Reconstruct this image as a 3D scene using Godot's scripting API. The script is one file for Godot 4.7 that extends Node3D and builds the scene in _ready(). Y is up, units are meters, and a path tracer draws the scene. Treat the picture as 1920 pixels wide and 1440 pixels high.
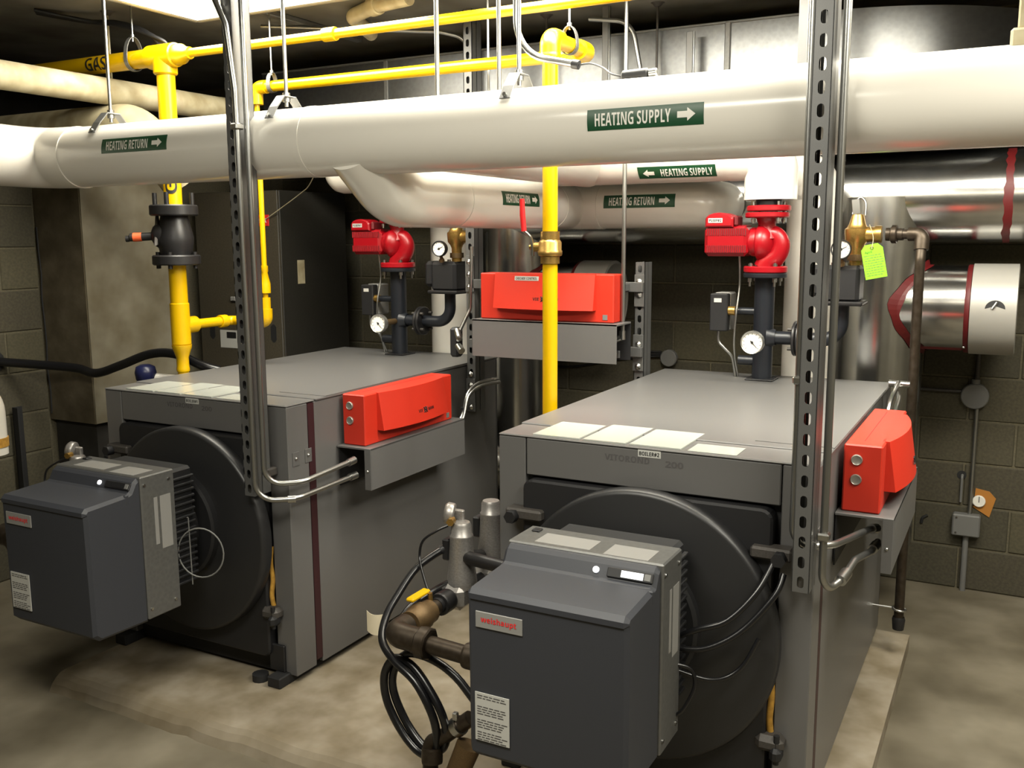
extends Node3D

# ---------------------------------------------------------------- mesh building
class MB:
	var v := PackedVector3Array()
	var n := PackedVector3Array()

	func tri(a: Vector3, b: Vector3, c: Vector3, na: Vector3, nb: Vector3, nc: Vector3) -> void:
		var g := (b - a).cross(c - a)
		if g.length_squared() < 1e-20:
			return
		if g.dot(na + nb + nc) > 0.0:
			v.append_array([a, c, b])
			n.append_array([na, nc, nb])
		else:
			v.append_array([a, b, c])
			n.append_array([na, nb, nc])

	func quad(a: Vector3, b: Vector3, c: Vector3, d: Vector3, nn: Vector3) -> void:
		tri(a, b, c, nn, nn, nn)
		tri(a, c, d, nn, nn, nn)

	func box(c: Vector3, s: Vector3, bev := 0.0, B := Basis()) -> MB:
		var h := s * 0.5
		bev = minf(bev, minf(h.x, minf(h.y, h.z)) * 0.98)
		var e: Array[Vector3] = [B.x, B.y, B.z]
		var pt := func(sg: Array, ax: int) -> Vector3:
			var q := c
			for k in 3:
				var w: float = h[k] if k == ax else h[k] - bev
				q += e[k] * (w * sg[k])
			return q
		for ax in 3:
			var i := (ax + 1) % 3
			var j := (ax + 2) % 3
			for s1 in [-1, 1]:
				var q: Array[Vector3] = []
				for st in [[-1, -1], [1, -1], [1, 1], [-1, 1]]:
					var sg := [0, 0, 0]
					sg[ax] = s1
					sg[i] = st[0]
					sg[j] = st[1]
					q.append(pt.call(sg, ax))
				quad(q[0], q[1], q[2], q[3], e[ax] * s1)
		if bev > 0.0:
			for k in 3:
				var i := (k + 1) % 3
				var j := (k + 2) % 3
				for si in [-1, 1]:
					for sj in [-1, 1]:
						var a := [0, 0, 0]
						a[i] = si
						a[j] = sj
						var b := a.duplicate()
						a[k] = -1
						b[k] = 1
						quad(pt.call(a, i), pt.call(b, i), pt.call(b, j), pt.call(a, j), (e[i] * si + e[j] * sj).normalized())
			for sx in [-1, 1]:
				for sy in [-1, 1]:
					for sz in [-1, 1]:
						var sg := [sx, sy, sz]
						var nn: Vector3 = (e[0] * sx + e[1] * sy + e[2] * sz).normalized()
						tri(pt.call(sg, 0), pt.call(sg, 1), pt.call(sg, 2), nn, nn, nn)
		return self

	func bx(x0: float, x1: float, y0: float, y1: float, z0: float, z1: float, bev := 0.0) -> MB:
		return box(Vector3(x0 + x1, y0 + y1, z0 + z1) * 0.5, Vector3(absf(x1 - x0), absf(y1 - y0), absf(z1 - z0)), bev)

	# profile of (radius, height) traced from the bottom centre outwards and up
	func lathe(p: Array, o: Vector3, axis: Vector3, seg := 24, smooth := true) -> MB:
		axis = axis.normalized()
		var u := axis.cross(Vector3.UP if absf(axis.y) < 0.9 else Vector3.RIGHT).normalized()
		var w := axis.cross(u)
		var fn: Array[Vector2] = []
		for i in p.size() - 1:
			var d: Vector2 = p[i + 1] - p[i]
			fn.append(Vector2(d.y, -d.x).normalized())
		for i in p.size() - 1:
			var n0 := fn[i]
			var n1 := fn[i]
			if smooth:
				if i > 0 and fn[i - 1].dot(fn[i]) > 0.6:
					n0 = (fn[i - 1] + fn[i]).normalized()
				if i < fn.size() - 1 and fn[i + 1].dot(fn[i]) > 0.6:
					n1 = (fn[i + 1] + fn[i]).normalized()
			for k in seg:
				var t0 := TAU * k / seg
				var t1 := TAU * (k + 1) / seg
				var r0 := u * cos(t0) + w * sin(t0)
				var r1 := u * cos(t1) + w * sin(t1)
				var a: Vector3 = o + r0 * p[i].x + axis * p[i].y
				var b: Vector3 = o + r1 * p[i].x + axis * p[i].y
				var c: Vector3 = o + r1 * p[i + 1].x + axis * p[i + 1].y
				var d2: Vector3 = o + r0 * p[i + 1].x + axis * p[i + 1].y
				var na := r0 * n0.x + axis * n0.y
				var nb := r1 * n0.x + axis * n0.y
				var nc := r1 * n1.x + axis * n1.y
				var nd := r0 * n1.x + axis * n1.y
				tri(a, b, c, na, nb, nc)
				tri(a, c, d2, na, nc, nd)
		return self

	func cyl(a: Vector3, b: Vector3, r: float, seg := 20, bev := 0.0) -> MB:
		var h := a.distance_to(b)
		if bev > 0.0:
			return lathe([Vector2(0, 0), Vector2(r - bev, 0), Vector2(r, bev), Vector2(r, h - bev), Vector2(r - bev, h), Vector2(0, h)], a, b - a, seg, false)
		return lathe([Vector2(0, 0), Vector2(r, 0), Vector2(r, h), Vector2(0, h)], a, b - a, seg, false)

	func ball(c: Vector3, r: float, seg := 16, sy := 1.0, axis := Vector3.UP) -> MB:
		var p := []
		for i in 9:
			var t := -PI / 2 + PI * i / 8
			p.append(Vector2(maxf(0.0, r * cos(t)), r * sy * sin(t)))
		return lathe(p, c, axis, seg)

	func torus(c: Vector3, axis: Vector3, R: float, r: float, seg := 32, ms := 10) -> MB:
		var p := []
		for i in ms + 1:
			var t := -PI / 2 + TAU * i / ms
			p.append(Vector2(R + r * cos(t), r * sin(t)))
		return lathe(p, c, axis, seg)

	func tube(pts: Array, r, seg := 14, caps := true, closed := false) -> MB:
		var m := pts.size()
		var tg: Array[Vector3] = []
		for i in m:
			var a: Vector3 = pts[(i - 1 + m) % m] if closed or i > 0 else pts[0]
			var b: Vector3 = pts[(i + 1) % m] if closed or i < m - 1 else pts[m - 1]
			tg.append((b - a).normalized())
		var u := tg[0].cross(Vector3.UP if absf(tg[0].y) < 0.9 else Vector3.RIGHT).normalized()
		var ring: Array = []
		var nr: Array = []
		for i in m:
			u = (u - tg[i] * u.dot(tg[i])).normalized()
			var w := tg[i].cross(u)
			var rr: float = r[i] if r is Array else r
			var a: Array[Vector3] = []
			var b: Array[Vector3] = []
			for k in seg:
				var t := TAU * k / seg
				var d := u * cos(t) + w * sin(t)
				a.append(pts[i] + d * rr)
				b.append(d)
			ring.append(a)
			nr.append(b)
		for i in (m if closed else m - 1):
			var j := (i + 1) % m
			for k in seg:
				var l := (k + 1) % seg
				tri(ring[i][k], ring[i][l], ring[j][l], nr[i][k], nr[i][l], nr[j][l])
				tri(ring[i][k], ring[j][l], ring[j][k], nr[i][k], nr[j][l], nr[j][k])
		if caps and not closed:
			for e in [[0, -1.0], [m - 1, 1.0]]:
				var nn: Vector3 = tg[e[0]] * e[1]
				for k in seg:
					tri(pts[e[0]], ring[e[0]][k], ring[e[0]][(k + 1) % seg], nn, nn, nn)
		return self

	# a polygon in the x-y plane of xf, drawn out along its z, edges bevelled when convex
	func slab(poly: Array, depth: float, xf: Transform3D, bev := 0.0) -> MB:
		var pp := PackedVector2Array(poly)
		if Geometry2D.is_polygon_clockwise(pp):
			pp.reverse()
		var ins := pp.duplicate()
		var m := pp.size()
		if bev > 0.0:
			for i in m:
				var d0 := (pp[i] - pp[(i - 1 + m) % m]).normalized()
				var d1 := (pp[(i + 1) % m] - pp[i]).normalized()
				var n0 := Vector2(-d0.y, d0.x)
				var n1 := Vector2(-d1.y, d1.x)
				var bi := (n0 + n1).normalized()
				ins[i] = pp[i] + bi * (bev / maxf(0.3, bi.dot(n0)))
		var f := func(q: Vector2, z: float) -> Vector3: return xf * Vector3(q.x, q.y, z)
		var B := xf.basis
		var ti := Geometry2D.triangulate_polygon(ins)
		for k in range(0, ti.size(), 3):
			tri(f.call(ins[ti[k]], depth), f.call(ins[ti[k + 1]], depth), f.call(ins[ti[k + 2]], depth), B.z, B.z, B.z)
			tri(f.call(ins[ti[k]], 0), f.call(ins[ti[k + 1]], 0), f.call(ins[ti[k + 2]], 0), -B.z, -B.z, -B.z)
		for i in m:
			var j := (i + 1) % m
			var d := (pp[j] - pp[i]).normalized()
			var nn := B * Vector3(d.y, -d.x, 0)
			quad(f.call(pp[i], bev), f.call(pp[j], bev), f.call(pp[j], depth - bev), f.call(pp[i], depth - bev), nn)
			if bev > 0.0:
				quad(f.call(ins[i], 0), f.call(ins[j], 0), f.call(pp[j], bev), f.call(pp[i], bev), (nn - B.z).normalized())
				quad(f.call(ins[i], depth), f.call(ins[j], depth), f.call(pp[j], depth - bev), f.call(pp[i], depth - bev), (nn + B.z).normalized())
		return self

	# a curved skin: mp(u, v, w) gives a point, w the height over the skin
	func sheet(mp: Callable, u0: float, u1: float, v0: float, v1: float, nu: int, nv: int, w := 0.0, thick := 0.0) -> MB:
		var g := []
		var gn := []
		for j in nv + 1:
			for i in nu + 1:
				var u := lerpf(u0, u1, float(i) / nu)
				var q := lerpf(v0, v1, float(j) / nv)
				var p: Vector3 = mp.call(u, q, w)
				var h := 1e-3
				var nn: Vector3 = (mp.call(u + h, q, w) - mp.call(u - h, q, w)).cross(mp.call(u, q + h, w) - mp.call(u, q - h, w)).normalized()
				g.append(p)
				gn.append(nn)
		var s := nu + 1
		for j in nv:
			for i in nu:
				var a := j * s + i
				tri(g[a], g[a + 1], g[a + s + 1], gn[a], gn[a + 1], gn[a + s + 1])
				tri(g[a], g[a + s + 1], g[a + s], gn[a], gn[a + s + 1], gn[a + s])
		if thick > 0.0:
			var rim := []
			for i in nu + 1:
				rim.append([u0 + (u1 - u0) * i / nu, v0])
			for j in range(1, nv + 1):
				rim.append([u1, v0 + (v1 - v0) * j / nv])
			for i in range(1, nu + 1):
				rim.append([u1 + (u0 - u1) * i / nu, v1])
			for j in range(1, nv + 1):
				rim.append([u0, v1 + (v0 - v1) * j / nv])
			var mid: Vector3 = mp.call((u0 + u1) / 2, (v0 + v1) / 2, w)
			for k in rim.size() - 1:
				var a: Vector3 = mp.call(rim[k][0], rim[k][1], w)
				var b: Vector3 = mp.call(rim[k + 1][0], rim[k + 1][1], w)
				var c: Vector3 = mp.call(rim[k + 1][0], rim[k + 1][1], w - thick)
				var d: Vector3 = mp.call(rim[k][0], rim[k][1], w - thick)
				var nn := (b - a).cross(d - a).normalized()
				if nn.dot((a + b) * 0.5 - mid) < 0:
					nn = -nn
				quad(a, b, c, d, nn)
		return self

	func text(s: String, wd: float, ht: float, mp: Callable, w := 0.0012, bold := true) -> MB:
		var f := SystemFont.new()
		f.font_names = PackedStringArray(["Droid Sans"])
		f.font_weight = 700 if bold else 400
		var t := TextMesh.new()
		t.font = f
		t.text = s
		t.font_size = 64
		t.depth = 0.0
		t.curve_step = 2.0
		var ar := t.get_mesh_arrays()
		var vs: PackedVector3Array = ar[Mesh.ARRAY_VERTEX]
		var id: PackedInt32Array = ar[Mesh.ARRAY_INDEX] if ar[Mesh.ARRAY_INDEX] != null else PackedInt32Array(range(vs.size()))
		if vs.is_empty():
			return self
		var lo := vs[0]
		var hi := vs[0]
		for q in vs:
			lo = lo.min(q)
			hi = hi.max(q)
		var sc := Vector2(wd / maxf(1e-6, hi.x - lo.x), ht / maxf(1e-6, hi.y - lo.y))
		var c := (lo + hi) * 0.5
		for k in range(0, id.size(), 3):
			var q: Array[Vector2] = []
			for j in 3:
				var p := vs[id[k + j]] - c
				q.append(Vector2(p.x * sc.x, p.y * sc.y))
			flat_tri(q[0], q[1], q[2], mp, w, 0.008)
		return self

	# a flat triangle bent over a curved skin, cut small enough to follow it
	func flat_tri(a: Vector2, b: Vector2, c: Vector2, mp: Callable, w: float, most: float) -> void:
		var l := [a.distance_to(b), b.distance_to(c), c.distance_to(a)]
		var m: float = l.max()
		if m > most:
			if l[0] == m:
				flat_tri(a, (a + b) / 2, c, mp, w, most)
				flat_tri((a + b) / 2, b, c, mp, w, most)
			elif l[1] == m:
				flat_tri(a, b, (b + c) / 2, mp, w, most)
				flat_tri(a, (b + c) / 2, c, mp, w, most)
			else:
				flat_tri(a, b, (c + a) / 2, mp, w, most)
				flat_tri((c + a) / 2, b, c, mp, w, most)
			return
		var g := (a + b + c) / 3
		var nn: Vector3 = (mp.call(g.x, g.y, 1e-3) - mp.call(g.x, g.y, 0.0)).normalized()
		tri(mp.call(a.x, a.y, w), mp.call(b.x, b.y, w), mp.call(c.x, c.y, w), nn, nn, nn)

	func mesh() -> ArrayMesh:
		var a := []
		a.resize(Mesh.ARRAY_MAX)
		a[Mesh.ARRAY_VERTEX] = v
		a[Mesh.ARRAY_NORMAL] = n
		var m := ArrayMesh.new()
		if v.size() > 0:
			m.add_surface_from_arrays(Mesh.PRIMITIVE_TRIANGLES, a)
		return m


func mb() -> MB:
	return MB.new()


func V(x: float, y: float, z: float) -> Vector3:
	return Vector3(x, y, z)


# corners of a path turned into bends of radius r
func bend(p: Array, r: float, k := 6) -> Array:
	var out := [p[0]]
	for i in range(1, p.size() - 1):
		var a: Vector3 = (p[i - 1] - p[i])
		var b: Vector3 = (p[i + 1] - p[i])
		var half := a.angle_to(b) / 2
		var d := minf(r / tan(half), minf(a.length(), b.length()) * 0.49)
		var p0: Vector3 = p[i] + a.normalized() * d
		var p1: Vector3 = p[i] + b.normalized() * d
		var c: Vector3 = p[i] + (a.normalized() + b.normalized()).normalized() * (d / cos(half))
		for j in k + 1:
			var t := float(j) / k
			out.append(c + (p0 - c).slerp(p1 - c, t))
	out.append(p[-1])
	return out


# a smooth curve through the points
func curve(p: Array, k := 8) -> Array:
	var out := []
	for i in p.size() - 1:
		var a: Vector3 = p[maxi(0, i - 1)]
		var d: Vector3 = p[mini(p.size() - 1, i + 2)]
		for j in k:
			out.append((p[i] as Vector3).cubic_interpolate(p[i + 1], a, d, float(j) / k))
	out.append(p[-1])
	return out


# ---------------------------------------------------------------- the tree of things
var used := {}


func numbered(called: String) -> String:
	var c: int = used.get(called, 0)
	used[called] = c + 1
	return called if c == 0 else "%s_%03d" % [called, c]


func thing(called: String, label: String, category: String, at := Vector3.ZERO, group := "") -> Node3D:
	var o := Node3D.new()
	o.name = numbered(called)
	o.position = at
	add_child(o)
	return tag(o, label, category, group)


func tag(o: Node3D, label: String, category: String, group := "") -> Node3D:
	o.set_meta("label", label)
	o.set_meta("category", category)
	if group:
		o.set_meta("group", group)
	return o


# shapes are given in room coordinates; a part keeps them whatever its parent
func part(called: String, shape: MB, m: Material, parent: Node3D, label := "", stuff := false) -> MeshInstance3D:
	var o := MeshInstance3D.new()
	o.name = called
	o.mesh = shape.mesh()
	o.material_override = m
	var off := Vector3.ZERO
	var q: Node = parent
	while q != self and q is Node3D:
		off += q.position
		q = q.get_parent()
	o.position = -off
	parent.add_child(o, true)
	if label:
		o.set_meta("label", label)
	if stuff:
		o.set_meta("kind", "stuff")
	return o


func struct(called: String, shape: MB, m: Material) -> MeshInstance3D:
	var o := MeshInstance3D.new()
	o.name = numbered(called)
	o.mesh = shape.mesh()
	o.material_override = m
	add_child(o)
	o.set_meta("kind", "structure")
	return o


func dup(o: Node3D, by: Vector3, label: String, group := "") -> Node3D:
	var c: Node3D = o.duplicate()
	c.name = numbered(String(o.name).rstrip("0123456789").trim_suffix("_"))
	add_child(c)
	c.position = o.position + by
	c.set_meta("label", label)
	if group:
		c.set_meta("group", group)
	return c


# ---------------------------------------------------------------- materials
var M := {}


func noise(freq: float, oct: int, lo: float, hi: float, seed_: int, type := FastNoiseLite.TYPE_SIMPLEX_SMOOTH, tint := Color.WHITE, mid := 0.5) -> NoiseTexture2D:
	var f := FastNoiseLite.new()
	f.noise_type = type
	f.frequency = freq
	f.fractal_octaves = oct
	f.seed = seed_
	var g := Gradient.new()
	g.offsets = PackedFloat32Array([0.0, mid, 1.0])
	var a := Color(lo, lo, lo) * tint
	a.a = 1
	var c := Color(hi, hi, hi)
	g.colors = PackedColorArray([a, a.lerp(c, 0.5), c])
	var t := NoiseTexture2D.new()
	t.width = 512
	t.height = 512
	t.seamless = true
	t.noise = f
	t.color_ramp = g
	return t


func mat(called: String, col: Color, rough: float, metal := 0.0, tex: Texture2D = null, scale := 1.0, spec := 0.5) -> StandardMaterial3D:
	var m := StandardMaterial3D.new()
	m.resource_name = called
	m.albedo_color = col
	m.roughness = rough
	m.metallic = metal
	m.metallic_specular = spec
	if tex:
		m.albedo_texture = tex
		m.uv1_triplanar = true
		m.uv1_world_triplanar = true
		m.uv1_scale = Vector3.ONE * scale
	M[called] = m
	return m


func relief(m: StandardMaterial3D, tex: Texture2D, cm: float) -> void:
	m.heightmap_enabled = true
	m.heightmap_texture = tex
	m.heightmap_scale = cm


func c8(r: int, g: int, b: int) -> Color:
	return Color8(r, g, b)


func make_materials() -> void:
	var blot := noise(0.006, 5, 0.62, 1.0, 3, FastNoiseLite.TYPE_SIMPLEX_SMOOTH, Color(1.0, 0.97, 0.9))
	var fine := noise(0.05, 4, 0.8, 1.0, 8)
	var streak := noise(0.012, 4, 0.72, 1.0, 21, FastNoiseLite.TYPE_SIMPLEX_SMOOTH, Color(1.0, 0.95, 0.84))
	var spangle := noise(0.04, 2, 0.9, 1.0, 5, FastNoiseLite.TYPE_CELLULAR)
	var grain := noise(0.2, 2, 0.93, 1.0, 31)
	var m := mat("floor_concrete", c8(128, 121, 105), 0.62, 0.0, blot, 0.55)
	relief(m, fine, 0.15)
	m = mat("pad_concrete", c8(150, 141, 125), 0.8, 0.0, streak, 0.8)
	relief(m, fine, 0.25)
	for k in 4:
		m = mat("block_%d" % k, [c8(78, 73, 56), c8(72, 68, 53), c8(82, 77, 58), c8(74, 69, 54)][k], 0.85, 0.0, fine, 2.2)
		relief(m, fine, 0.2)
	mat("mortar", c8(100, 94, 75), 0.95, 0.0, fine, 3.0)
	m = mat("pier_concrete", c8(94, 86, 68), 0.9, 0.0, streak, 0.9)
	relief(m, fine, 0.3)
	mat("pier_paint", c8(122, 117, 102), 0.7, 0.0, streak, 0.6)
	mat("recess_shade", c8(46, 44, 41), 0.85, 0.0, streak, 0.8)  # painted-in shade: opening under the pier, recess above the left wall
	mat("ceiling_paint", c8(118, 116, 108), 0.85, 0.0, blot, 0.5)
	mat("wall_paint", c8(110, 106, 94), 0.85, 0.0, blot, 0.5)
	mat("jacket", c8(106, 105, 104), 0.38, 0.25, grain, 6.0)
	mat("jacket_edge", c8(96, 95, 94), 0.45, 0.25)
	mat("maroon", c8(46, 18, 23), 0.5)
	mat("door_black", c8(27, 27, 29), 0.5, 0.0, grain, 3.0)
	mat("rim_black", c8(34, 34, 35), 0.42, 0.0, grain, 3.0)
	mat("base_black", c8(24, 24, 25), 0.7)
	mat("char", c8(50, 52, 58), 0.55, 0.0, grain, 4.0)
	mat("char_dark", c8(20, 20, 22), 0.6)
	mat("lug_iron", c8(74, 70, 66), 0.55, 0.2, fine, 5.0)
	mat("galv", c8(116, 116, 114), 0.45, 0.6, spangle, 3.0)
	mat("duct", c8(118, 119, 119), 0.3, 0.9, spangle, 2.0)
	mat("flue", c8(205, 205, 203), 0.2, 1.0, spangle, 0.6)
	mat("collar_white", c8(166, 164, 158), 0.45, 0.3)
	mat("zinc", c8(180, 180, 177), 0.28, 1.0)
	mat("strut", c8(112, 112, 111), 0.42, 0.6, grain, 4.0)
	mat("emt", c8(158, 158, 155), 0.3, 0.95)
	mat("pvc", c8(214, 210, 201), 0.2)
	mat("canvas", c8(196, 188, 160), 0.7, 0.0, streak, 1.2)
	mat("yellow", c8(196, 156, 0), 0.3)
	mat("orange", c8(184, 42, 24), 0.45)
	mat("red", c8(140, 8, 20), 0.32)
	mat("red_dark", c8(92, 10, 16), 0.6)
	mat("sealant", c8(84, 9, 11), 0.5)
	mat("brass", c8(196, 158, 88), 0.34, 0.9, fine, 6.0)
	mat("bronze", c8(112, 90, 60), 0.5, 0.6, fine, 6.0)
	mat("black_pipe", c8(27, 30, 36), 0.38, 0.2)
	mat("steel_pipe", c8(74, 66, 58), 0.42, 0.7, streak, 5.0)
	mat("cast_black", c8(34, 33, 34), 0.4, 0.1, fine, 6.0)
	mat("rubber", c8(18, 18, 20), 0.28)
	mat("plastic_black", c8(24, 24, 26), 0.5)
	mat("zinc_cast", c8(176, 172, 168), 0.4, 0.7, fine, 5.0)
	mat("green_label", c8(16, 66, 38), 0.4)
	mat("white_ink", c8(216, 214, 206), 0.5)
	mat("black_ink", c8(22, 22, 22), 0.6)
	mat("red_ink", c8(214, 42, 44), 0.5)
	mat("grey_ink", c8(74, 72, 72), 0.6)
	mat("sticker", c8(180, 180, 175), 0.35)
	mat("clear_sticker", c8(168, 171, 164), 0.12)
	mat("dial", c8(226, 224, 216), 0.4)
	mat("dial_steel", c8(176, 176, 172), 0.3, 0.9)
	mat("grip_red", c8(196, 22, 26), 0.45)
	mat("tag_green", c8(118, 196, 26), 0.6)
	mat("cream_paper", c8(236, 224, 196), 0.8)
	mat("cabinet", c8(72, 66, 53), 0.6, 0.0, fine, 3.0)
	mat("cabinet_dark", c8(42, 40, 34), 0.6, 0.0, fine, 3.0)
	mat("grey_plastic", c8(104, 104, 102), 0.5)
	mat("silver_plate", c8(140, 139, 136), 0.5, 0.2)
	mat("insul_yellow", c8(196, 150, 60), 0.9, 0.0, streak, 6.0)
	mat("cardboard", c8(168, 112, 44), 0.85)
	mat("orange_paint", c8(204, 84, 40), 0.6)
	mat("knob", c8(150, 146, 138), 0.4, 0.6)
	var l := mat("lamp_lens", c8(255, 255, 250), 0.5)
	l.emission_enabled = true
	l.emission = Color(1.0, 0.98, 0.9)
	l.emission_energy_multiplier = 3.0
	l = mat("display_glow", c8(230, 230, 230), 0.3)
	l.emission_enabled = true
	l.emission = Color(0.95, 0.97, 1.0)
	l.emission_energy_multiplier = 0.9


# ---------------------------------------------------------------- camera, light, exposure
func view_and_light() -> void:
	var cam := Camera3D.new()
	cam.name = "camera"
	cam.fov = 44.18
	cam.near = 0.05
	cam.far = 50.0
	cam.position = V(1.3146, 1.6386, 2.3796)
	cam.rotation = V(-0.154, 0.4903, -0.0057)
	add_child(cam)
	cam.current = true
	var e := Environment.new()
	e.background_mode = Environment.BG_COLOR
	e.background_color = Color(0, 0, 0)
	e.tonemap_mode = Environment.TONE_MAPPER_LINEAR
	e.tonemap_exposure = 1.0
	e.sdfgi_enabled = true
	e.ssao_enabled = true
	e.ssil_enabled = true
	var w := WorldEnvironment.new()
	w.name = "environment"
	w.environment = e
	add_child(w)


func ceiling_light(c: Vector3, sx: float, sz: float, energy: float, label: String) -> void:
	var t := thing("ceiling_light", label, "ceiling light", V(c.x, 2.6, c.z))
	var y := 2.6
	var b := mb()
	b.bx(c.x - sx / 2, c.x + sx / 2, y - 0.012, y, c.z - sz / 2, c.z + sz / 2, 0.003)
	for s in [-1, 1]:
		b.bx(c.x + s * sx / 2 - 0.012, c.x + s * sx / 2 + 0.012, y - 0.05, y, c.z - sz / 2, c.z + sz / 2, 0.004)
		b.bx(c.x - sx / 2, c.x + sx / 2, y - 0.05, y, c.z + s * sz / 2 - 0.012, c.z + s * sz / 2 + 0.012, 0.004)
	part("housing", b, M.collar_white, t)
	part("lens", mb().bx(c.x - sx / 2 + 0.014, c.x + sx / 2 - 0.014, y - 0.046, y - 0.02, c.z - sz / 2 + 0.014, c.z + sz / 2 - 0.014, 0.004), M.lamp_lens, t)
	var l := AreaLight3D.new()
	l.name = "light"
	l.area_size = Vector2(sx - 0.03, sz - 0.03)
	l.light_energy = energy
	l.light_color = Color(1.0, 0.98, 0.92)
	l.shadow_enabled = true
	l.set("area_range", 12.0)
	l.position = V(0, -0.052, 0)
	l.rotation = V(-PI / 2, 0, 0)
	t.add_child(l)


func lights() -> void:
	ceiling_light(V(-1.25, 2.6, -0.42), 1.2, 0.6, 6.0, "glowing ceiling light above the long white pipe, over the left boiler")
	ceiling_light(V(0.2, 2.6, -0.36), 1.2, 0.6, 9.0, "ceiling light above the long white pipe, between the slotted posts")
	ceiling_light(V(1.65, 2.6, -0.5), 1.2, 0.6, 7.0, "ceiling light over the right boiler, out past the slotted posts")
	ceiling_light(V(0.1, 2.6, 1.6), 1.2, 0.6, 6.0, "ceiling light over the walkway in front of the boilers")
	ceiling_light(V(2.0, 2.6, 1.0), 0.6, 1.2, 6.0, "ceiling light over the open floor right of the boilers")


# ---------------------------------------------------------------- the room
func block_wall(called: String, back: MB, face: Callable, along: float, up: float, skip: Callable, turned: bool) -> void:
	var w := struct(called, back, M.mortar)
	var rng := RandomNumberGenerator.new()
	rng.seed = 11
	var shapes := {}
	var rows := int(ceil(up / 0.2))
	for r in rows:
		var x := -0.2 if r % 2 == 1 else 0.0
		while x < along - 0.02:
			var a := maxf(x, 0.0)
			var b := minf(x + 0.4, along)
			x += 0.4
			var ln := b - a - 0.008
			if ln < 0.03 or skip.call((a + b) / 2, r * 0.2 + 0.1):
				continue
			var key := "%.3f" % ln
			if not shapes.has(key):
				var sz := V(0.03, 0.192, ln) if turned else V(ln, 0.192, 0.03)
				shapes[key] = mb().box(Vector3.ZERO, sz, 0.004).mesh()
			var o := MeshInstance3D.new()
			o.name = "concrete_block"
			o.mesh = shapes[key]
			o.material_override = M["block_%d" % rng.randi_range(0, 3)]
			o.position = face.call((a + b) / 2, r * 0.2 + 0.1) + V(rng.randf_range(-0.0008, 0.0008), 0, rng.randf_range(-0.0008, 0.0008))
			w.add_child(o, true)


func room() -> void:
	struct("floor", mb().bx(-3.3, 2.8, -0.15, 0.0, -2.6, 4.2), M.floor_concrete)
	struct("ceiling", mb().bx(-4.6, 2.8, 2.6, 2.8, -2.6, 4.2), M.ceiling_paint)
	var none := func(_u: float, _h: float) -> bool: return false
	block_wall("wall_back", mb().bx(-4.6, 2.8, 0.0, 2.6, -2.6, -2.342), func(u: float, h: float) -> Vector3: return V(-2.85 + u, h, -2.351), 5.45, 2.6, none, false)
	block_wall("wall_left", mb().bx(-3.3, -2.937, 0.0, 2.0, -2.6, 4.2), func(u: float, h: float) -> Vector3: return V(-2.946, h, -0.65 + u), 2.4, 2.0, none, true)
	struct("wall_far", mb().bx(-4.6, -4.4, 1.9, 2.6, -2.6, 4.2), M.recess_shade)  # back of the unlit upper recess, its darkness put into the colour
	struct("trim_1", mb().bx(-4.4, -3.3, 1.9, 2.0, -2.6, 4.2), M.recess_shade)  # floor of that recess, shade coloured in likewise
	struct("wall_right", mb().bx(2.6, 2.8, 0.0, 2.6, -2.6, 4.2), M.wall_paint)
	struct("wall_front", mb().bx(-4.6, 2.8, 0.0, 2.6, 4.0, 4.2), M.wall_paint)
	# the pier on the left: bare concrete in front, whitewashed side, shade below painted as a dark box
	var p := struct("wall_pier", mb().bx(-2.93, -2.602, 0.75, 2.0, -1.18, -0.652), M.pier_concrete)
	part("painted_side", mb().bx(-2.602, -2.596, 0.75, 2.0, -1.18, -0.656, 0.001), M.pier_paint, p)
	part("base_shade", mb().bx(-2.93, -2.63, 0.0, 0.75, -1.18, -0.68), M.recess_shade, p)
	var cr := []
	for i in 9:
		cr.append(V(-2.918 + 0.006 * sin(i * 2.3), 0.78 + i * 0.115, -0.651))
	part("crack", mb().tube(cr, 0.005, 6), M.base_black, p)
	# concrete pad with a worn front edge
	var b := mb()
	var fr := []
	var rng := RandomNumberGenerator.new()
	rng.seed = 4
	for i in 49:
		var t := i / 48.0
		fr.append(0.285 + rng.randf_range(-0.007, 0.007))
	var prof := [[0.0, 0.02], [0.026, 0.006], [0.044, -0.012], [0.056, -0.03], [0.06, -0.05]]
	for i in 48:
		var x0 := lerpf(-1.72, 1.025, i / 48.0)
		var x1 := lerpf(-1.72, 1.025, (i + 1) / 48.0)
		for k in 4:
			var nn := V(0, prof[k][1] - prof[k + 1][1], prof[k + 1][0] - prof[k][0]).normalized()
			b.quad(V(x0, prof[k][0], fr[i] + prof[k][1]), V(x1, prof[k][0], fr[i + 1] + prof[k][1]), V(x1, prof[k + 1][0], fr[i + 1] + prof[k + 1][1]), V(x0, prof[k + 1][0], fr[i] + prof[k + 1][1]), nn)
		b.quad(V(x0, 0.06, fr[i] - 0.05), V(x1, 0.06, fr[i + 1] - 0.05), V(x1, 0.06, -1.52), V(x0, 0.06, -1.52), Vector3.UP)
	for s in [[-1.72, -1.0], [1.025, 1.0]]:
		b.quad(V(s[0], 0, 0.285), V(s[0], 0.06, 0.235), V(s[0], 0.06, -1.52), V(s[0], 0, -1.52), V(s[1], 0, 0))
	b.quad(V(-1.72, 0, -1.52), V(1.025, 0, -1.52), V(1.025, 0.06, -1.52), V(-1.72, 0.06, -1.52), V(0, 0, -1))
	struct("floor_pad", b, M.pad_concrete)


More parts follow.
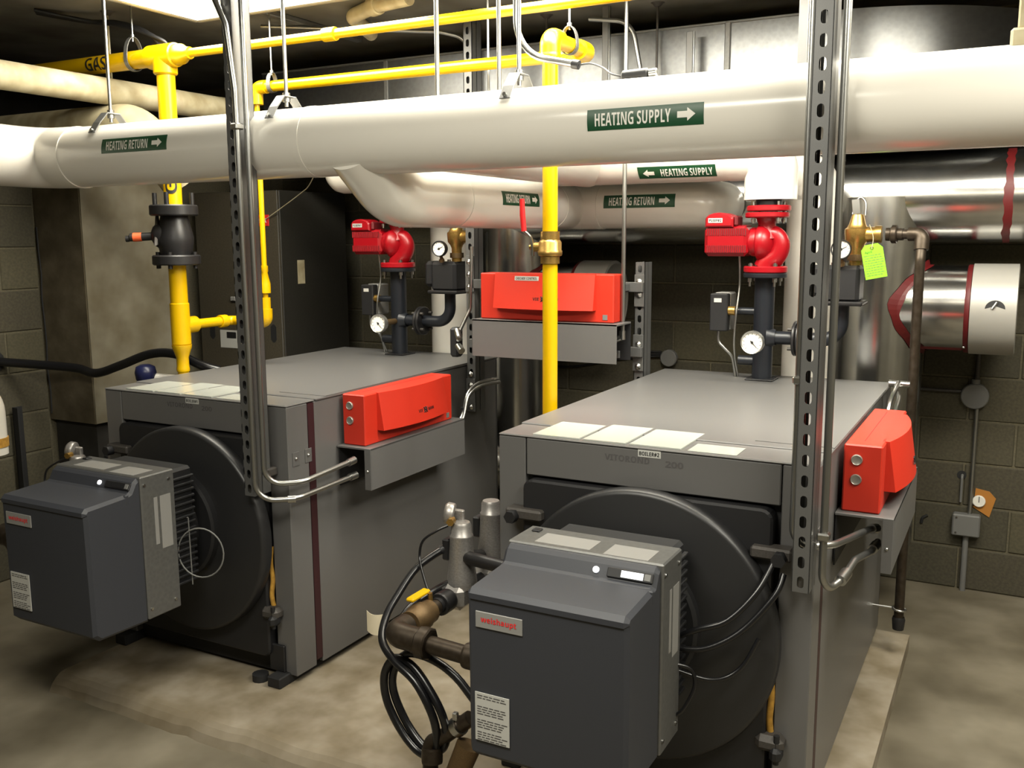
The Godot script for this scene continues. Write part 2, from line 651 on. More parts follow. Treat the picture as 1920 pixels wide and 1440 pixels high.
# ---------------------------------------------------------------- boilers
func make_boiler() -> Node3D:
	var W := 0.9076
	var D := 1.488
	var T := 1.074
	var o := thing("boiler", "right grey boiler behind the slotted post, white stickers along its top edge", "boiler", V(0.45, 0.06, -0.7), "grey boilers on the pad")
	var b := mb()
	b.bx(0.03, W - 0.03, 0.075, 0.1, -D + 0.02, -0.03)
	for x in [0.06, W - 0.06]:
		b.bx(x - 0.03, x + 0.03, 0.06, 0.1, -D + 0.06, 0.06, 0.004)
	part("base_frame", b, M.base_black, o)
	part("core", mb().bx(0.02, W - 0.02, 0.1, T - 0.03, -D + 0.005, -0.03), M.base_black, o)
	# jacket
	part("front_panel", mb().bx(0.0905, 0.817, 0.957, T - 0.008, -0.12, 0.0, 0.003), M.jacket, o)
	for s in [0, 1]:
		var x0 := 0.0 if s == 0 else 0.819
		part("corner_panel", mb().bx(x0 + (0.0015 if s == 1 else 0.0), x0 + (0.0886 if s == 1 else 0.087), 0.09, T - 0.008, -0.108, 0.0, 0.003), M.jacket, o)
		var xs := 0.0 if s == 0 else W
		part("trim_strip", mb().bx(xs - (0.0 if s == 0 else 0.02), xs + (0.02 if s == 0 else 0.0), 0.11, T - 0.01, -0.142, -0.109), M.maroon, o)
		part("side_panel", mb().bx(xs - (0.0 if s == 0 else 0.02), xs + (0.02 if s == 0 else 0.0), 0.09, T - 0.008, -D, -0.143, 0.003), M.jacket, o)
	part("back_panel", mb().bx(0.0, W, 0.09, T - 0.008, -D, -D + 0.02, 0.003), M.jacket, o)
	part("top_cover", mb().bx(0.0, W, T - 0.007, T - 0.001, -0.149, 0.003, 0.003), M.jacket, o)
	part("top_cover", mb().bx(-0.005, W + 0.005, T - 0.007, T + 0.003, -D, -0.151, 0.003), M.jacket, o)
	part("seam_plate", mb().bx(0.70, W + 0.004, T + 0.003, T + 0.0045, -1.30, -0.2), M.jacket, o)
	# door: dark plate, round boss
	var pl := []
	for q in [[0.805, 0.95], [0.09, 0.95], [0.09, 0.15], [0.805, 0.15]]:
		var cx: float = q[0] + (0.03 if q[0] < 0.4 else -0.03)
		var cy: float = q[1] + (0.03 if q[1] < 0.5 else -0.03)
		var st := {"10": 0.0, "00": PI / 2, "01": PI, "11": 1.5 * PI}
		var key := ("1" if q[0] > 0.4 else "0") + ("1" if q[1] < 0.5 else "0")
		var a0: float = st[key]
		for k in 5:
			var a := a0 + PI / 2 * k / 4
			pl.append(Vector2(cx + 0.03 * cos(a), cy + 0.03 * sin(a)))
	part("door_plate", mb().slab(pl, 0.07, Transform3D(Basis(), V(0, 0, -0.045)), 0.006), M.door_black, o)
	var ring := []
	for q in [[0.0, 0.0], [0.378, 0.0], [0.380, 0.004], [0.379, 0.036], [0.374, 0.044], [0.366, 0.047], [0.0, 0.049]]:
		ring.append(Vector2(q[0], q[1]))
	var dd := part("door_boss", mb().lathe(ring, V(0.46, 0.59, 0.024), V(0, 0, 1), 72), M.rim_black, o)
	part("burner_flange", mb().lathe([Vector2(0, 0), Vector2(0.2, 0), Vector2(0.2, 0.03), Vector2(0.19, 0.036), Vector2(0, 0.036)], V(0.44, 0.62, 0.066), V(0, 0, 1), 40, false), M.char_dark, dd)
	for s in [[0.755, 0.86, 0.842], [0.045, 0.16, 0.85]]:
		var lg := part("door_arm", mb().bx(s[0], s[1], s[2] - 0.016, s[2] + 0.016, 0.0, 0.05, 0.006), M.lug_iron, o)
		var bx_: float = s[1] - 0.028 if s[0] > 0.4 else s[0] + 0.028
		part("bolt", mb().cyl(V(bx_, s[2] - 0.005, 0.045), V(bx_, s[2] - 0.005, 0.075), 0.019, 6), M.plastic_black, lg)
	for s in [[0.83, 0.322], [0.07, 0.322]]:
		var lg := part("hinge_lug", mb().box(V(s[0] - 0.012, s[1], 0.015), V(0.075, 0.045, 0.055), 0.014), M.lug_iron, o)
		var b2 := mb().box(V(s[0] + 0.008, s[1] - 0.022, 0.03), V(0.03, 0.04, 0.05), 0.01)
		part("hinge_pin", b2.cyl(V(s[0] + 0.008, s[1] - 0.05, 0.035), V(s[0] + 0.008, s[1] + 0.03, 0.035), 0.008, 8), M.char_dark, lg)
	part("bottom_plate", mb().bx(0.79, 0.86, 0.10, 0.20, 0.0, 0.012, 0.003), M.door_black, o)
	part("foot", mb().cyl(V(0.76, 0.06, 0.03), V(0.76, 0.085, 0.03), 0.03, 12), M.base_black, o)
	part("insulation", mb().tube(curve([V(0.812, 0.56, 0.0), V(0.811, 0.5, 0.006), V(0.814, 0.44, 0.002), V(0.812, 0.38, 0.008), V(0.816, 0.33, 0.002)], 4), 0.009, 7), M.insul_yellow, o)
	# side brackets of the jacket
	for z in [-0.035, -0.1]:
		var br := part("corner_clip", mb().bx(W, W + 0.003, 0.855, 0.905, z - 0.02, z + 0.015, 0.001), M.jacket_edge, o)
		part("screw", mb().ball(V(W + 0.004, 0.882, z), 0.006, 8), M.zinc, br)
	# stickers on the top
	for s in [[0.105, 0.25, -0.215], [0.262, 0.39, -0.24], [0.402, 0.548, -0.232], [0.566, 0.698, -0.108]]:
		var stq := part("sticker", mb().bx(s[0], s[1], 1.0735, 1.0772 if s[2] < -0.15 else 1.0745, s[2], -0.012), M.clear_sticker, o, "pale sticker")
	return o


func boiler_marks(o: Node3D, dx: float, dz: float, no: String) -> void:
	var f := func(cx: float, cy: float) -> Callable:
		return func(u: float, q: float, w: float) -> Vector3: return V(cx + u + dx, cy + q, w + dz)
	var st := part("name_sticker", mb().bx(0.432 + dx, 0.497 + dx, 1.047, 1.0665, dz, 0.0012 + dz), M.sticker, o, "small white name sticker")
	part("lettering", mb().text(no, 0.057, 0.011, f.call(0.4645, 1.0567), 0.002), M.black_ink, st)
	part("model_lettering", mb().text("VITOROND", 0.13, 0.017, f.call(0.40, 1.037), 0.0008), M.grey_ink, o)
	part("model_number", mb().text("200", 0.05, 0.017, f.call(0.535, 1.034), 0.0008), M.grey_ink, o)


func make_burner() -> Node3D:
	var o := thing("burner", "dark grey burner on the right boiler with its display lit", "burner", V(0.435, 0.4, 0.4), "burners on the boiler doors")
	var prof := [Vector2(0.335, 0.385), Vector2(0.525, 0.39), Vector2(0.547, 0.41), Vector2(0.550, 0.796), Vector2(0.554, 0.799), Vector2(0.554, 0.812), Vector2(0.542, 0.824), Vector2(0.39, 0.832), Vector2(0.378, 0.836), Vector2(0.362, 0.864), Vector2(0.35, 0.872), Vector2(0.335, 0.876)]
	# profile (z, y): local x is room z, local y is room y, drawn out along -x
	var xf := Transform3D(Basis(V(0, 0, 1), V(0, 1, 0), V(-1, 0, 0)), V(0.62, 0, 0))
	part("cover", mb().slab(prof, 0.407, xf, 0.010), M.char, o)
	var fr := part("frame_strip", mb().bx(0.213, 0.627, 0.395, 0.879, 0.205, 0.343, 0.004), M.galv, o)
	var zs := mb()
	for p in [[0.33, 0.43], [0.23, 0.43], [0.33, 0.85], [0.23, 0.85]]:
		zs.cyl(V(0.627, p[1], p[0]), V(0.631, p[1], p[0]), 0.005, 8)
	part("screw", zs, M.zinc, fr)
	part("frame_label", mb().bx(0.28, 0.43, 0.879, 0.8798, 0.25, 0.325), M.silver_plate, fr, "printed label on the top")
	part("frame_label", mb().bx(0.47, 0.585, 0.879, 0.8798, 0.255, 0.335), M.silver_plate, fr, "printed label on the top")
	part("frame_label", mb().bx(0.627, 0.6278, 0.62, 0.80, 0.225, 0.27), M.silver_plate, fr, "printed label on the side")
	part("frame_label", mb().bx(0.627, 0.6278, 0.64, 0.80, 0.28, 0.295), M.silver_plate, fr, "printed label on the side")
	part("cap", mb().bx(0.235, 0.258, 0.879, 0.884, 0.23, 0.255, 0.002), M.plastic_black, fr)
	var b := mb().bx(0.268, 0.60, 0.45, 0.866, 0.10, 0.207, 0.01)
	part("blower_housing", b, M.char_dark, o)
	b = mb()
	for k in 17:
		b.bx(0.60, 0.612, 0.46 + k * 0.023, 0.469 + k * 0.023, 0.105, 0.20, 0.002)
		b.bx(0.256, 0.268, 0.46 + k * 0.023, 0.469 + k * 0.023, 0.105, 0.20, 0.002)
	part("cooling_ribs", b, M.char_dark, o)
	part("neck", mb().cyl(V(0.44, 0.62, 0.05), V(0.44, 0.62, 0.11), 0.13, 32), M.char_dark, o)
	# plates on the front
	var fz := 0.5505
	var f := func(u: float, q: float, w: float) -> Vector3: return V(0.300 + u, 0.7515 + q - u * 0.0, fz + w)
	var np := part("nameplate", mb().bx(0.238, 0.362, 0.731, 0.771, fz - 0.001, fz + 0.0025, 0.001), M.silver_plate, o, "silver nameplate")
	part("lettering", mb().text("weishaupt", 0.094, 0.019, f, 0.0035), M.red_ink, np)
	var rp := part("rating_plate", mb().bx(0.234, 0.326, 0.445, 0.567, fz - 0.001, fz + 0.0015), M.sticker, o, "printed rating plate")
	b = mb()
	var rng := RandomNumberGenerator.new()
	rng.seed = 2
	for blk in [[0.0, 2], [0.028, 4], [0.062, 4], [0.093, 4]]:
		for k in blk[1]:
			var y: float = 0.561 - blk[0] - k * 0.0062
			var x := 0.240
			while x < 0.307:
				var w := rng.randf_range(0.006, 0.018)
				b.bx(x, minf(x + w, 0.321), y - 0.0024, y, fz + 0.001, fz + 0.0019)
				x += w + 0.003
	part("print", b, M.grey_ink, rp)
	# display on the stepped face
	var nn := V(0, 0.016, 0.028).normalized()
	var up := V(0, 0.028, -0.016).normalized()
	var B := Basis(V(1, 0, 0), up, nn)
	var c := V(0.555, 0.851, 0.372)
	var bz := part("display_bezel", mb().box(c, V(0.115, 0.024, 0.006), 0.002, B), M.char_dark, o)
	part("screen", mb().box(c + V(0.006, 0, 0) + nn * 0.003, V(0.055, 0.016, 0.003), 0.0, B), M.display_glow, bz, "lit screen")
	part("slider", mb().box(c + V(0.044, 0, 0) + nn * 0.003, V(0.016, 0.016, 0.003), 0.001, B), M.grey_plastic, bz)
	part("indicator", mb().cyl(V(0.468, 0.851, 0.371) - nn * 0.002, V(0.468, 0.851, 0.371) + nn * 0.003, 0.008, 16), M.display_glow, o, "round lit button")
	part("handle_lip", mb().bx(0.60, 0.621, 0.797, 0.832, 0.385, 0.40, 0.003), M.char, o)
	# loose cables on the right of the housing
	part("cable", mb().tube(curve([V(0.605, 0.63, 0.17), V(0.66, 0.66, 0.17), V(0.73, 0.69, 0.15), V(0.79, 0.76, 0.11), V(0.82, 0.83, 0.06)]), 0.008, 8), M.rubber, o)
	part("cable", mb().tube(curve([V(0.605, 0.6, 0.17), V(0.68, 0.61, 0.16), V(0.76, 0.66, 0.13), V(0.83, 0.75, 0.09), V(0.845, 0.8, 0.06)]), 0.008, 8), M.rubber, o)
	part("cable", mb().tube(curve([V(0.615, 0.58, 0.22), V(0.655, 0.565, 0.2), V(0.665, 0.52, 0.2), V(0.64, 0.46, 0.22), V(0.61, 0.44, 0.22)]), 0.005, 8), M.rubber, o)
	part("cable", mb().tube(curve([V(0.61, 0.55, 0.19), V(0.70, 0.53, 0.16), V(0.76, 0.56, 0.13), V(0.80, 0.64, 0.11)]), 0.006, 8), M.rubber, o)
	return o


# ---------------------------------------------------------------- orange controls and their brackets
func make_control(x: float, y: float, z: float, L: float, label: String, note := "") -> Node3D:
	# built along -z with its face to +x; (x, y, z): lower front edge at the back
	var o := thing("control_panel", label, "control panel", V(x, y, z - L / 2), "")
	var H := 0.189
	var fx := x + 0.10
	part("case", mb().bx(x, fx, y, y + H, z - L, z, 0.004), M.orange, o)
	# bowed middle cover, leaning out towards its foot
	var z0 := z - 0.075
	var z1 := z - L + 0.075
	var pr := func(u: float, q: float, w: float) -> Vector3:
		var t := (u - z0) / (z1 - z0)
		var bow := 0.030 * (1.0 - pow(2.0 * t - 1.0, 2.0))
		var lean := 0.022 * (1.0 - q)
		return V(fx + 0.008 + bow + lean + w, y + 0.048 + (H - 0.048) * q, u)
	var b := mb().sheet(pr, z0, z1, 0.0, 1.0, 20, 4, 0.0)
	for i in 20:
		var u0 := lerpf(z0, z1, i / 20.0)
		var u1 := lerpf(z0, z1, (i + 1) / 20.0)
		b.quad(pr.call(u0, 1, 0), pr.call(u1, 1, 0), V(fx - 0.01, y + H, u1), V(fx - 0.01, y + H, u0), Vector3.UP)
		b.quad(pr.call(u0, 0, 0), pr.call(u1, 0, 0), V(fx - 0.004, y + 0.048, u1), V(fx - 0.004, y + 0.048, u0), Vector3.DOWN)
	for e in [[z0, 1.0], [z1, -1.0]]:
		b.quad(pr.call(e[0], 0, 0), pr.call(e[0], 1, 0), V(fx - 0.01, y + H, e[0]), V(fx - 0.01, y + 0.048, e[0]), V(0, 0, e[1]))
	var cv := part("front_cover", b, M.orange, o)
	var lg := func(u: float, q: float, w: float) -> Vector3: return pr.call((z0 + z1) / 2 - 0.02 - u, 0.3 + q / (H - 0.048), w)
	part("lettering", mb().text("VIE", 0.028, 0.012, func(u: float, q: float, w: float) -> Vector3: return lg.call(u - 0.034, q, w), 0.0008), M.black_ink, cv)
	part("lettering", mb().text("MANN", 0.042, 0.012, func(u: float, q: float, w: float) -> Vector3: return lg.call(u + 0.042, q, w), 0.0008), M.black_ink, cv)
	if note:
		var nt := func(u: float, q: float, w: float) -> Vector3: return pr.call(z - 0.235 - u, 0.87 + q / (H - 0.048), w)
		var ns := part("name_sticker", mb().sheet(nt, -0.056, 0.056, -0.0085, 0.0085, 8, 1, 0.0012, 0.001), M.sticker, cv, "small white name sticker")
		part("sticker_print", mb().text(note, 0.10, 0.0105, nt, 0.002), M.black_ink, o)
	var em := mb()
	for k in 2:
		var s := 1.0 if k == 0 else -1.0
		em.tube([lg.call(-0.012, -0.010 * s, 0.0008), lg.call(0.0, 0.002 * s, 0.0012), lg.call(0.012, -0.010 * s, 0.0008)], 0.0022, 5)
	em.tube([lg.call(-0.011, 0, 0.001), lg.call(0, 0.011, 0.001), lg.call(0.011, 0, 0.001), lg.call(0, -0.011, 0.001)], 0.0018, 5, true, true)
	part("emblem", em, M.black_ink, cv)
	for k in 2:
		var yy := y + H - 0.042 - k * 0.055
		var kb := part("gland", mb().lathe([Vector2(0, 0), Vector2(0.0145, 0), Vector2(0.0155, 0.003), Vector2(0.0135, 0.007), Vector2(0.011, 0.005), Vector2(0, 0.005)], V(x + 0.035, yy, z), V(0, 0, 1), 20), M.knob, o, "round grey plug")
	part("badge", mb().bx(fx, fx + 0.002, y + 0.012, y + 0.032, z - L + 0.025, z - L + 0.045), M.grey_plastic, o)
	part("groove", mb().bx(x + 0.045, x + 0.0465, y + H, y + H + 0.0006, z - L + 0.05, z - 0.06), M.red_dark, o)
	return o


func make_bracket(x: float, y: float, z: float, L: float, label: String) -> Node3D:
	var o := thing("mounting_bracket", label, "bracket", V(x, y - 0.155, z - L / 2), "")
	var fx := x + 0.14
	part("shelf", mb().bx(x - 0.012, fx, y - 0.008, y - 0.0005, z - L, z, 0.001), M.jacket, o)
	part("face_plate", mb().bx(fx - 0.003, fx, y - 0.155, y - 0.0005, z - L, z, 0.001), M.jacket, o)
	part("end_flange", mb().bx(fx - 0.028, fx, y - 0.155, y - 0.0005, z - 0.003, z + 0.001, 0.001), M.jacket, o)
	part("back_plate", mb().bx(x - 0.012, x - 0.008, y - 0.155, y - 0.008, z - L, z - 0.01), M.char_dark, o)
	part("screw", mb().ball(V(fx - 0.014, y - 0.085, z + 0.002), 0.005, 8), M.zinc, o)
	return o


# ---------------------------------------------------------------- pumps, risers and gauges (right boiler; the left has copies)
func make_pump() -> Node3D:
	var X := 0.443
	var Z := -1.35
	var o := thing("circulator_pump", "red circulator pump above the right boiler, facing out from the white riser", "pump", V(X, 1.497, Z), "red circulator pumps")
	var ax := V(1, 0, 0)
	var b := mb().bx(0.212, 0.385, 1.560, 1.676, Z - 0.06, Z + 0.06, 0.016)
	var mo := part("motor", b, M.red, o)
	b = mb()
	for k in 20:
		var x := 0.222 + k * 0.0078
		b.bx(x, x + 0.0035, 1.640, 1.668, Z + 0.05, Z + 0.0635, 0.001)
		b.bx(x, x + 0.0035, 1.574, 1.602, Z + 0.05, Z + 0.0635, 0.001)
		b.bx(x, x + 0.0035, 1.66, 1.680, Z - 0.04, Z + 0.04, 0.001)
	part("cooling_fins", b, M.red, mo, "", true)
	for yy in [1.640, 1.574]:
		b = mb()
		for k in 20:
			var x := 0.2257 + k * 0.0078
			b.bx(x, x + 0.0040, yy, yy + 0.028, Z + 0.0595, Z + 0.0604)
		part("vent_slots", b, M.red_dark, mo, "", true)
	part("end_bell", mb().lathe([Vector2(0, 0), Vector2(0.05, 0), Vector2(0.056, 0.01), Vector2(0.056, 0.04), Vector2(0, 0.04)], V(0.38, 1.615, Z), ax, 28), M.red, o)
	part("volute", mb().lathe([Vector2(0, 0), Vector2(0.062, 0), Vector2(0.07, 0.006), Vector2(0.071, 0.026), Vector2(0.064, 0.04), Vector2(0.05, 0.055), Vector2(0.03, 0.064), Vector2(0, 0.066)], V(0.41, 1.612, Z), ax, 36), M.red, o)
	part("inlet_neck", mb().tube(curve([V(X, 1.515, Z), V(X + 0.012, 1.54, Z), V(X + 0.042, 1.565, Z), V(X + 0.054, 1.605, Z), V(X + 0.036, 1.64, Z), V(X, 1.648, Z)], 6), taper(0.046, 0.03, 31), 20), M.red, o)
	part("outlet_neck", mb().lathe([Vector2(0.05, 0), Vector2(0.036, 0.03), Vector2(0.033, 0.055), Vector2(0.04, 0.075), Vector2(0.05, 0.082)], V(X, 1.628, Z), V(0, 1, 0), 24), M.red, o)
	for fl in [[1.497, 1.522], [1.707, 1.727]]:
		part("flange", mb().cyl(V(X, fl[0], Z), V(X, fl[1], Z), 0.083, 36, 0.004), M.red, o)
	var tb := mb()
	var pl := []
	for q in [[0.219, 1.672], [0.328, 1.672], [0.328, 1.704]]:
		pl.append(Vector2(q[0], q[1]))
	for k in 7:
		var a := PI * 0.08 + PI * 0.84 * k / 6
		pl.append(Vector2(0.2735 + 0.0535 * cos(a), 1.704 + 0.024 * sin(a)))
	pl.append(Vector2(0.219, 1.704))
	var t := part("terminal_box", tb.slab(pl, 0.10, Transform3D(Basis(), V(0, 0, Z - 0.03)), 0.006), M.red, o)
	part("box_side", mb().bx(0.326, 0.342, 1.676, 1.716, Z - 0.03, Z + 0.055, 0.006), M.red_dark, t)
	return o


func pump_label(o: Node3D, d: Vector3, no: String) -> void:
	var z := -1.28 + d.z
	var st := part("name_sticker", mb().bx(0.232 + d.x, 0.288 + d.x, 1.689, 1.707, z - 0.002, z + 0.0012), M.sticker, o, "small white name sticker")
	part("lettering", mb().text(no, 0.048, 0.011, func(u: float, q: float, w: float) -> Vector3: return V(0.26 + d.x + u, 1.698 + q, z + w), 0.002), M.black_ink, st)


func make_riser() -> Node3D:
	var X := 0.443
	var Z := -1.35
	var o := thing("supply_riser", "black flanged riser pipe standing on the right boiler under its red pump", "riser pipe", V(X, 1.08, Z), "black risers under the pumps")
	part("pipe", mb().cyl(V(X, 1.078, Z), V(X, 1.487, Z), 0.0385, 28), M.black_pipe, o)
	part("escutcheon", mb().bx(X - 0.055, X + 0.055, 1.0775, 1.084, Z - 0.055, Z + 0.055, 0.003), M.plastic_black, o)
	part("flange", mb().cyl(V(X, 1.478, Z), V(X, 1.496, Z), 0.083, 36, 0.003), M.black_pipe, o)
	for k in 4:
		var a := PI / 4 + PI / 2 * k
		var p := V(X + 0.066 * cos(a), 0, Z + 0.066 * sin(a))
		var b := mb().cyl(p + V(0, 1.445, 0), p + V(0, 1.535, 0), 0.005, 8)
		b.cyl(p + V(0, 1.462, 0), p + V(0, 1.478, 0), 0.0095, 6)
		b.cyl(p + V(0, 1.522, 0), p + V(0, 1.532, 0), 0.0095, 6)
		part("flange_bolt", b, M.zinc, o)
	# side tappings
	part("nipple", mb().cyl(V(0.33, 1.345, Z), V(X, 1.345, Z), 0.0145, 16), M.black_pipe, o)
	part("nipple", mb().cyl(V(0.348, 1.15, Z), V(X, 1.15, Z), 0.019, 18, 0.002), M.black_pipe, o)
	part("nipple", mb().cyl(V(X, 1.241, Z), V(X, 1.241, -1.23), 0.014, 14), M.bronze, o)
	part("weld_boss", mb().lathe([Vector2(0.045, 0), Vector2(0.034, 0.02), Vector2(0.03, 0.03)], V(X + 0.02, 1.245, Z), V(1, 0, 0), 24), M.black_pipe, o)
	var bp := part("branch_pipe", mb().tube(bend([V(X, 1.245, Z), V(0.735, 1.245, Z), V(0.735, 1.39, Z)], 0.07, 10), 0.026, 20), M.black_pipe, o)
	part("branch_flange", mb().cyl(V(0.562, 1.245, Z), V(0.574, 1.245, Z), 0.068, 32, 0.003).cyl(V(0.577, 1.245, Z), V(0.59, 1.245, Z), 0.068, 32, 0.003), M.cast_black, o)
	var b3 := mb()
	for k in 4:
		var a := PI / 4 + PI / 2 * k
		b3.cyl(V(0.545, 1.245 + 0.053 * sin(a), Z + 0.053 * cos(a)), V(0.607, 1.245 + 0.053 * sin(a), Z + 0.053 * cos(a)), 0.007, 6)
	part("branch_bolts", b3, M.lug_iron, o)
	return o


func dial(o: Node3D, c: Vector3, r: float, needle: float, case_m: Material, ax := V(0, 0, 1)) -> void:
	var u := V(0, 1, 0).cross(ax).normalized()
	part("case", mb().lathe([Vector2(0, -0.022), Vector2(r * 0.92, -0.022), Vector2(r, -0.014), Vector2(r, 0.006), Vector2(r * 0.95, 0.010), Vector2(r * 0.88, 0.008), Vector2(r * 0.86, 0.002), Vector2(0, 0.002)], c, ax, 36), case_m, o)
	part("dial_face", mb().cyl(c, c + ax * 0.003, r * 0.86, 32), M.dial, o, "white dial face")
	var b := mb()
	for k in 11:
		var a := -0.75 * PI + 1.5 * PI * k / 10
		var d := u * sin(a) + V(0, 1, 0) * cos(a)
		b.tube([c + ax * 0.0034 + d * r * 0.66, c + ax * 0.0034 + d * r * 0.8], 0.0009, 4)
	part("scale", b, M.grey_ink, o)
	var d2 := u * sin(needle) + V(0, 1, 0) * cos(needle)
	part("needle", mb().tube([c + ax * 0.0045 - d2 * r * 0.2, c + ax * 0.0045 + d2 * r * 0.62], [0.002, 0.0008], 5).cyl(c + ax * 0.003, c + ax * 0.006, 0.005, 10), M.black_ink, o)


func make_thermometer() -> Node3D:
	var o := thing("dial_thermometer", "round dial gauge on the black riser above the right boiler top", "gauge", V(0.443, 1.19, -1.19))
	dial(o, V(0.443, 1.241, -1.18), 0.044, 2.4, M.dial_steel)
	return o


func make_switch() -> Node3D:
	var o := thing("limit_switch", "black and grey limit switch box left of the right boiler riser", "switch", V(0.27, 1.26, -1.4))
	part("cover", mb().bx(0.232, 0.303, 1.263, 1.412, -1.375, -1.33, 0.004), M.plastic_black, o)
	part("housing", mb().bx(0.236, 0.302, 1.262, 1.414, -1.47, -1.375, 0.006), M.silver_plate, o)
	part("bushing", mb().cyl(V(0.303, 1.345, -1.35), V(0.332, 1.345, -1.35), 0.02, 6, 0.002), M.brass, o)
	part("sticker", mb().bx(0.249, 0.279, 1.378, 1.394, -1.331, -1.3292), M.sticker, o)
	part("flex_conduit", mb().tube(curve([V(0.262, 1.265, -1.36), V(0.264, 1.22, -1.36), V(0.285, 1.195, -1.36), V(0.315, 1.16, -1.37), V(0.325, 1.11, -1.38), V(0.33, 1.079, -1.38)]), 0.006, 8), M.emt, o)
	return o


func make_cutoff() -> Node3D:
	var o := thing("low_water_cutoff", "black low water cutoff box on the elbow beside the right slotted post", "cutoff box", V(0.735, 1.39, -1.35))
	part("body", mb().bx(0.665, 0.80, 1.39, 1.528, -1.42, -1.29, 0.014), M.plastic_black, o)
	part("cover", mb().bx(0.622, 0.672, 1.41, 1.53, -1.41, -1.30, 0.016), M.plastic_black, o)
	part("base", mb().bx(0.652, 0.815, 1.38, 1.396, -1.43, -1.28, 0.005), M.cast_black, o)
	var b := mb()
	b.cyl(V(0.70, 1.528, -1.33), V(0.70, 1.538, -1.33), 0.009, 8)
	b.cyl(V(0.745, 1.528, -1.33), V(0.745, 1.538, -1.33), 0.009, 8)
	part("terminal", b, M.zinc, o)
	return o


func make_pressure_gauge() -> Node3D:
	var o := thing("pressure_gauge", "small white faced pressure gauge on the cutoff box beside the right slotted post", "gauge", V(0.735, 1.53, -1.25))
	dial(o, V(0.735, 1.588, -1.262), 0.036, 1.1, M.plastic_black, V(0.08, 0, 1).normalized())
	part("stem", mb().cyl(V(0.735, 1.5285, -1.285), V(0.735, 1.556, -1.275), 0.008, 10).cyl(V(0.735, 1.5285, -1.285), V(0.735, 1.54, -1.28), 0.013, 6), M.bronze, o)
	return o


func make_relief() -> Node3D:
	var X := 0.775
	var Z := -1.35
	var o := thing("relief_valve", "brass relief valve with a steel lever beside the right slotted post", "valve", V(X, 1.53, Z))
	part("body", mb().lathe([Vector2(0, 0), Vector2(0.024, 0), Vector2(0.024, 0.06), Vector2(0.03, 0.075), Vector2(0.041, 0.09), Vector2(0.044, 0.12), Vector2(0.044, 0.132), Vector2(0.036, 0.138), Vector2(0.03, 0.15), Vector2(0.024, 0.172), Vector2(0.02, 0.185), Vector2(0, 0.187)], V(X, 1.5285, Z), V(0, 1, 0), 28), M.brass, o)
	part("hex", mb().cyl(V(X, 1.545, Z), V(X, 1.568, Z), 0.032, 6), M.bronze, o)
	part("outlet", mb().lathe([Vector2(0.03, 0), Vector2(0.027, 0.04), Vector2(0.031, 0.045), Vector2(0.031, 0.066), Vector2(0, 0.067)], V(X + 0.02, 1.641, Z), V(1, 0, 0), 20), M.brass, o)
	var b := mb()
	b.box(V(X - 0.006, 1.742, Z + 0.012), V(0.028, 0.055, 0.003), 0.001, Basis(V(0, 0, 1), 0.12))
	b.tube(curve([V(X - 0.018, 1.715, Z), V(X - 0.014, 1.755, Z - 0.01), V(X + 0.006, 1.775, Z - 0.01), V(X + 0.024, 1.755, Z - 0.005), V(X + 0.026, 1.71, Z)]), 0.004, 8)
	part("lever", b, M.zinc, o)
	return o


# ---------------------------------------------------------------- white insulated pipes
func marker(o: Node3D, s: String, arrow_right: bool, mp: Callable, wd: float, ht: float) -> void:
	var p := part("pipe_marker", mb().sheet(mp, -wd / 2, wd / 2, -ht / 2, ht / 2, 12, 6, 0.0012, 0.0012), M.green_label, o, "green marker reading " + s.to_lower())
	var tx := -wd * 0.10 if arrow_right else wd * 0.13
	var aw := wd * 0.15
	var ac := wd * 0.36 if arrow_right else -wd * 0.36
	var g := 1.0 if arrow_right else -1.0
	part("lettering", mb().text(s, wd * (0.66 if s.ends_with("Y") else 0.64), ht * 0.62, func(u: float, q: float, w: float) -> Vector3: return mp.call(u + tx, q, w + 0.0014), 0.0006), M.white_ink, p)
	var b := mb()
	var pl := [Vector2(-0.5, -0.2), Vector2(0.05, -0.2), Vector2(0.05, -0.42), Vector2(0.5, 0.0), Vector2(0.05, 0.42), Vector2(0.05, 0.2), Vector2(-0.5, 0.2)]
	var ti := Geometry2D.triangulate_polygon(PackedVector2Array(pl))
	for k in range(0, ti.size(), 3):
		var q: Array[Vector2] = []
		for j in 3:
			var a: Vector2 = pl[ti[k + j]]
			q.append(Vector2(ac + a.x * aw * g, a.y * ht * 0.72))
		b.flat_tri(q[0], q[1], q[2], mp, 0.0024, 0.008)
	part("arrow", b, M.white_ink, p)


func on_x(x: float, y: float, z: float, r: float, deg: float) -> Callable:
	return func(u: float, q: float, w: float) -> Vector3:
		var a := deg_to_rad(deg) + q / r
		return V(x + u, y + (r + w) * sin(a), z + (r + w) * cos(a))


func on_z(x: float, y: float, z: float, r: float, deg: float) -> Callable:
	return func(u: float, q: float, w: float) -> Vector3:
		var a := deg_to_rad(deg) + q / r
		return V(x + (r + w) * cos(a), y + (r + w) * sin(a), z - u)


func seam(o: Node3D, c: Vector3, ax: Vector3, r: float) -> void:
	part("jacket_seam", mb().lathe([Vector2(r - 0.002, -0.012), Vector2(r + 0.0018, -0.012), Vector2(r + 0.0018, 0.012), Vector2(r - 0.002, 0.012)], c, ax, 40, false), M.pvc, o)


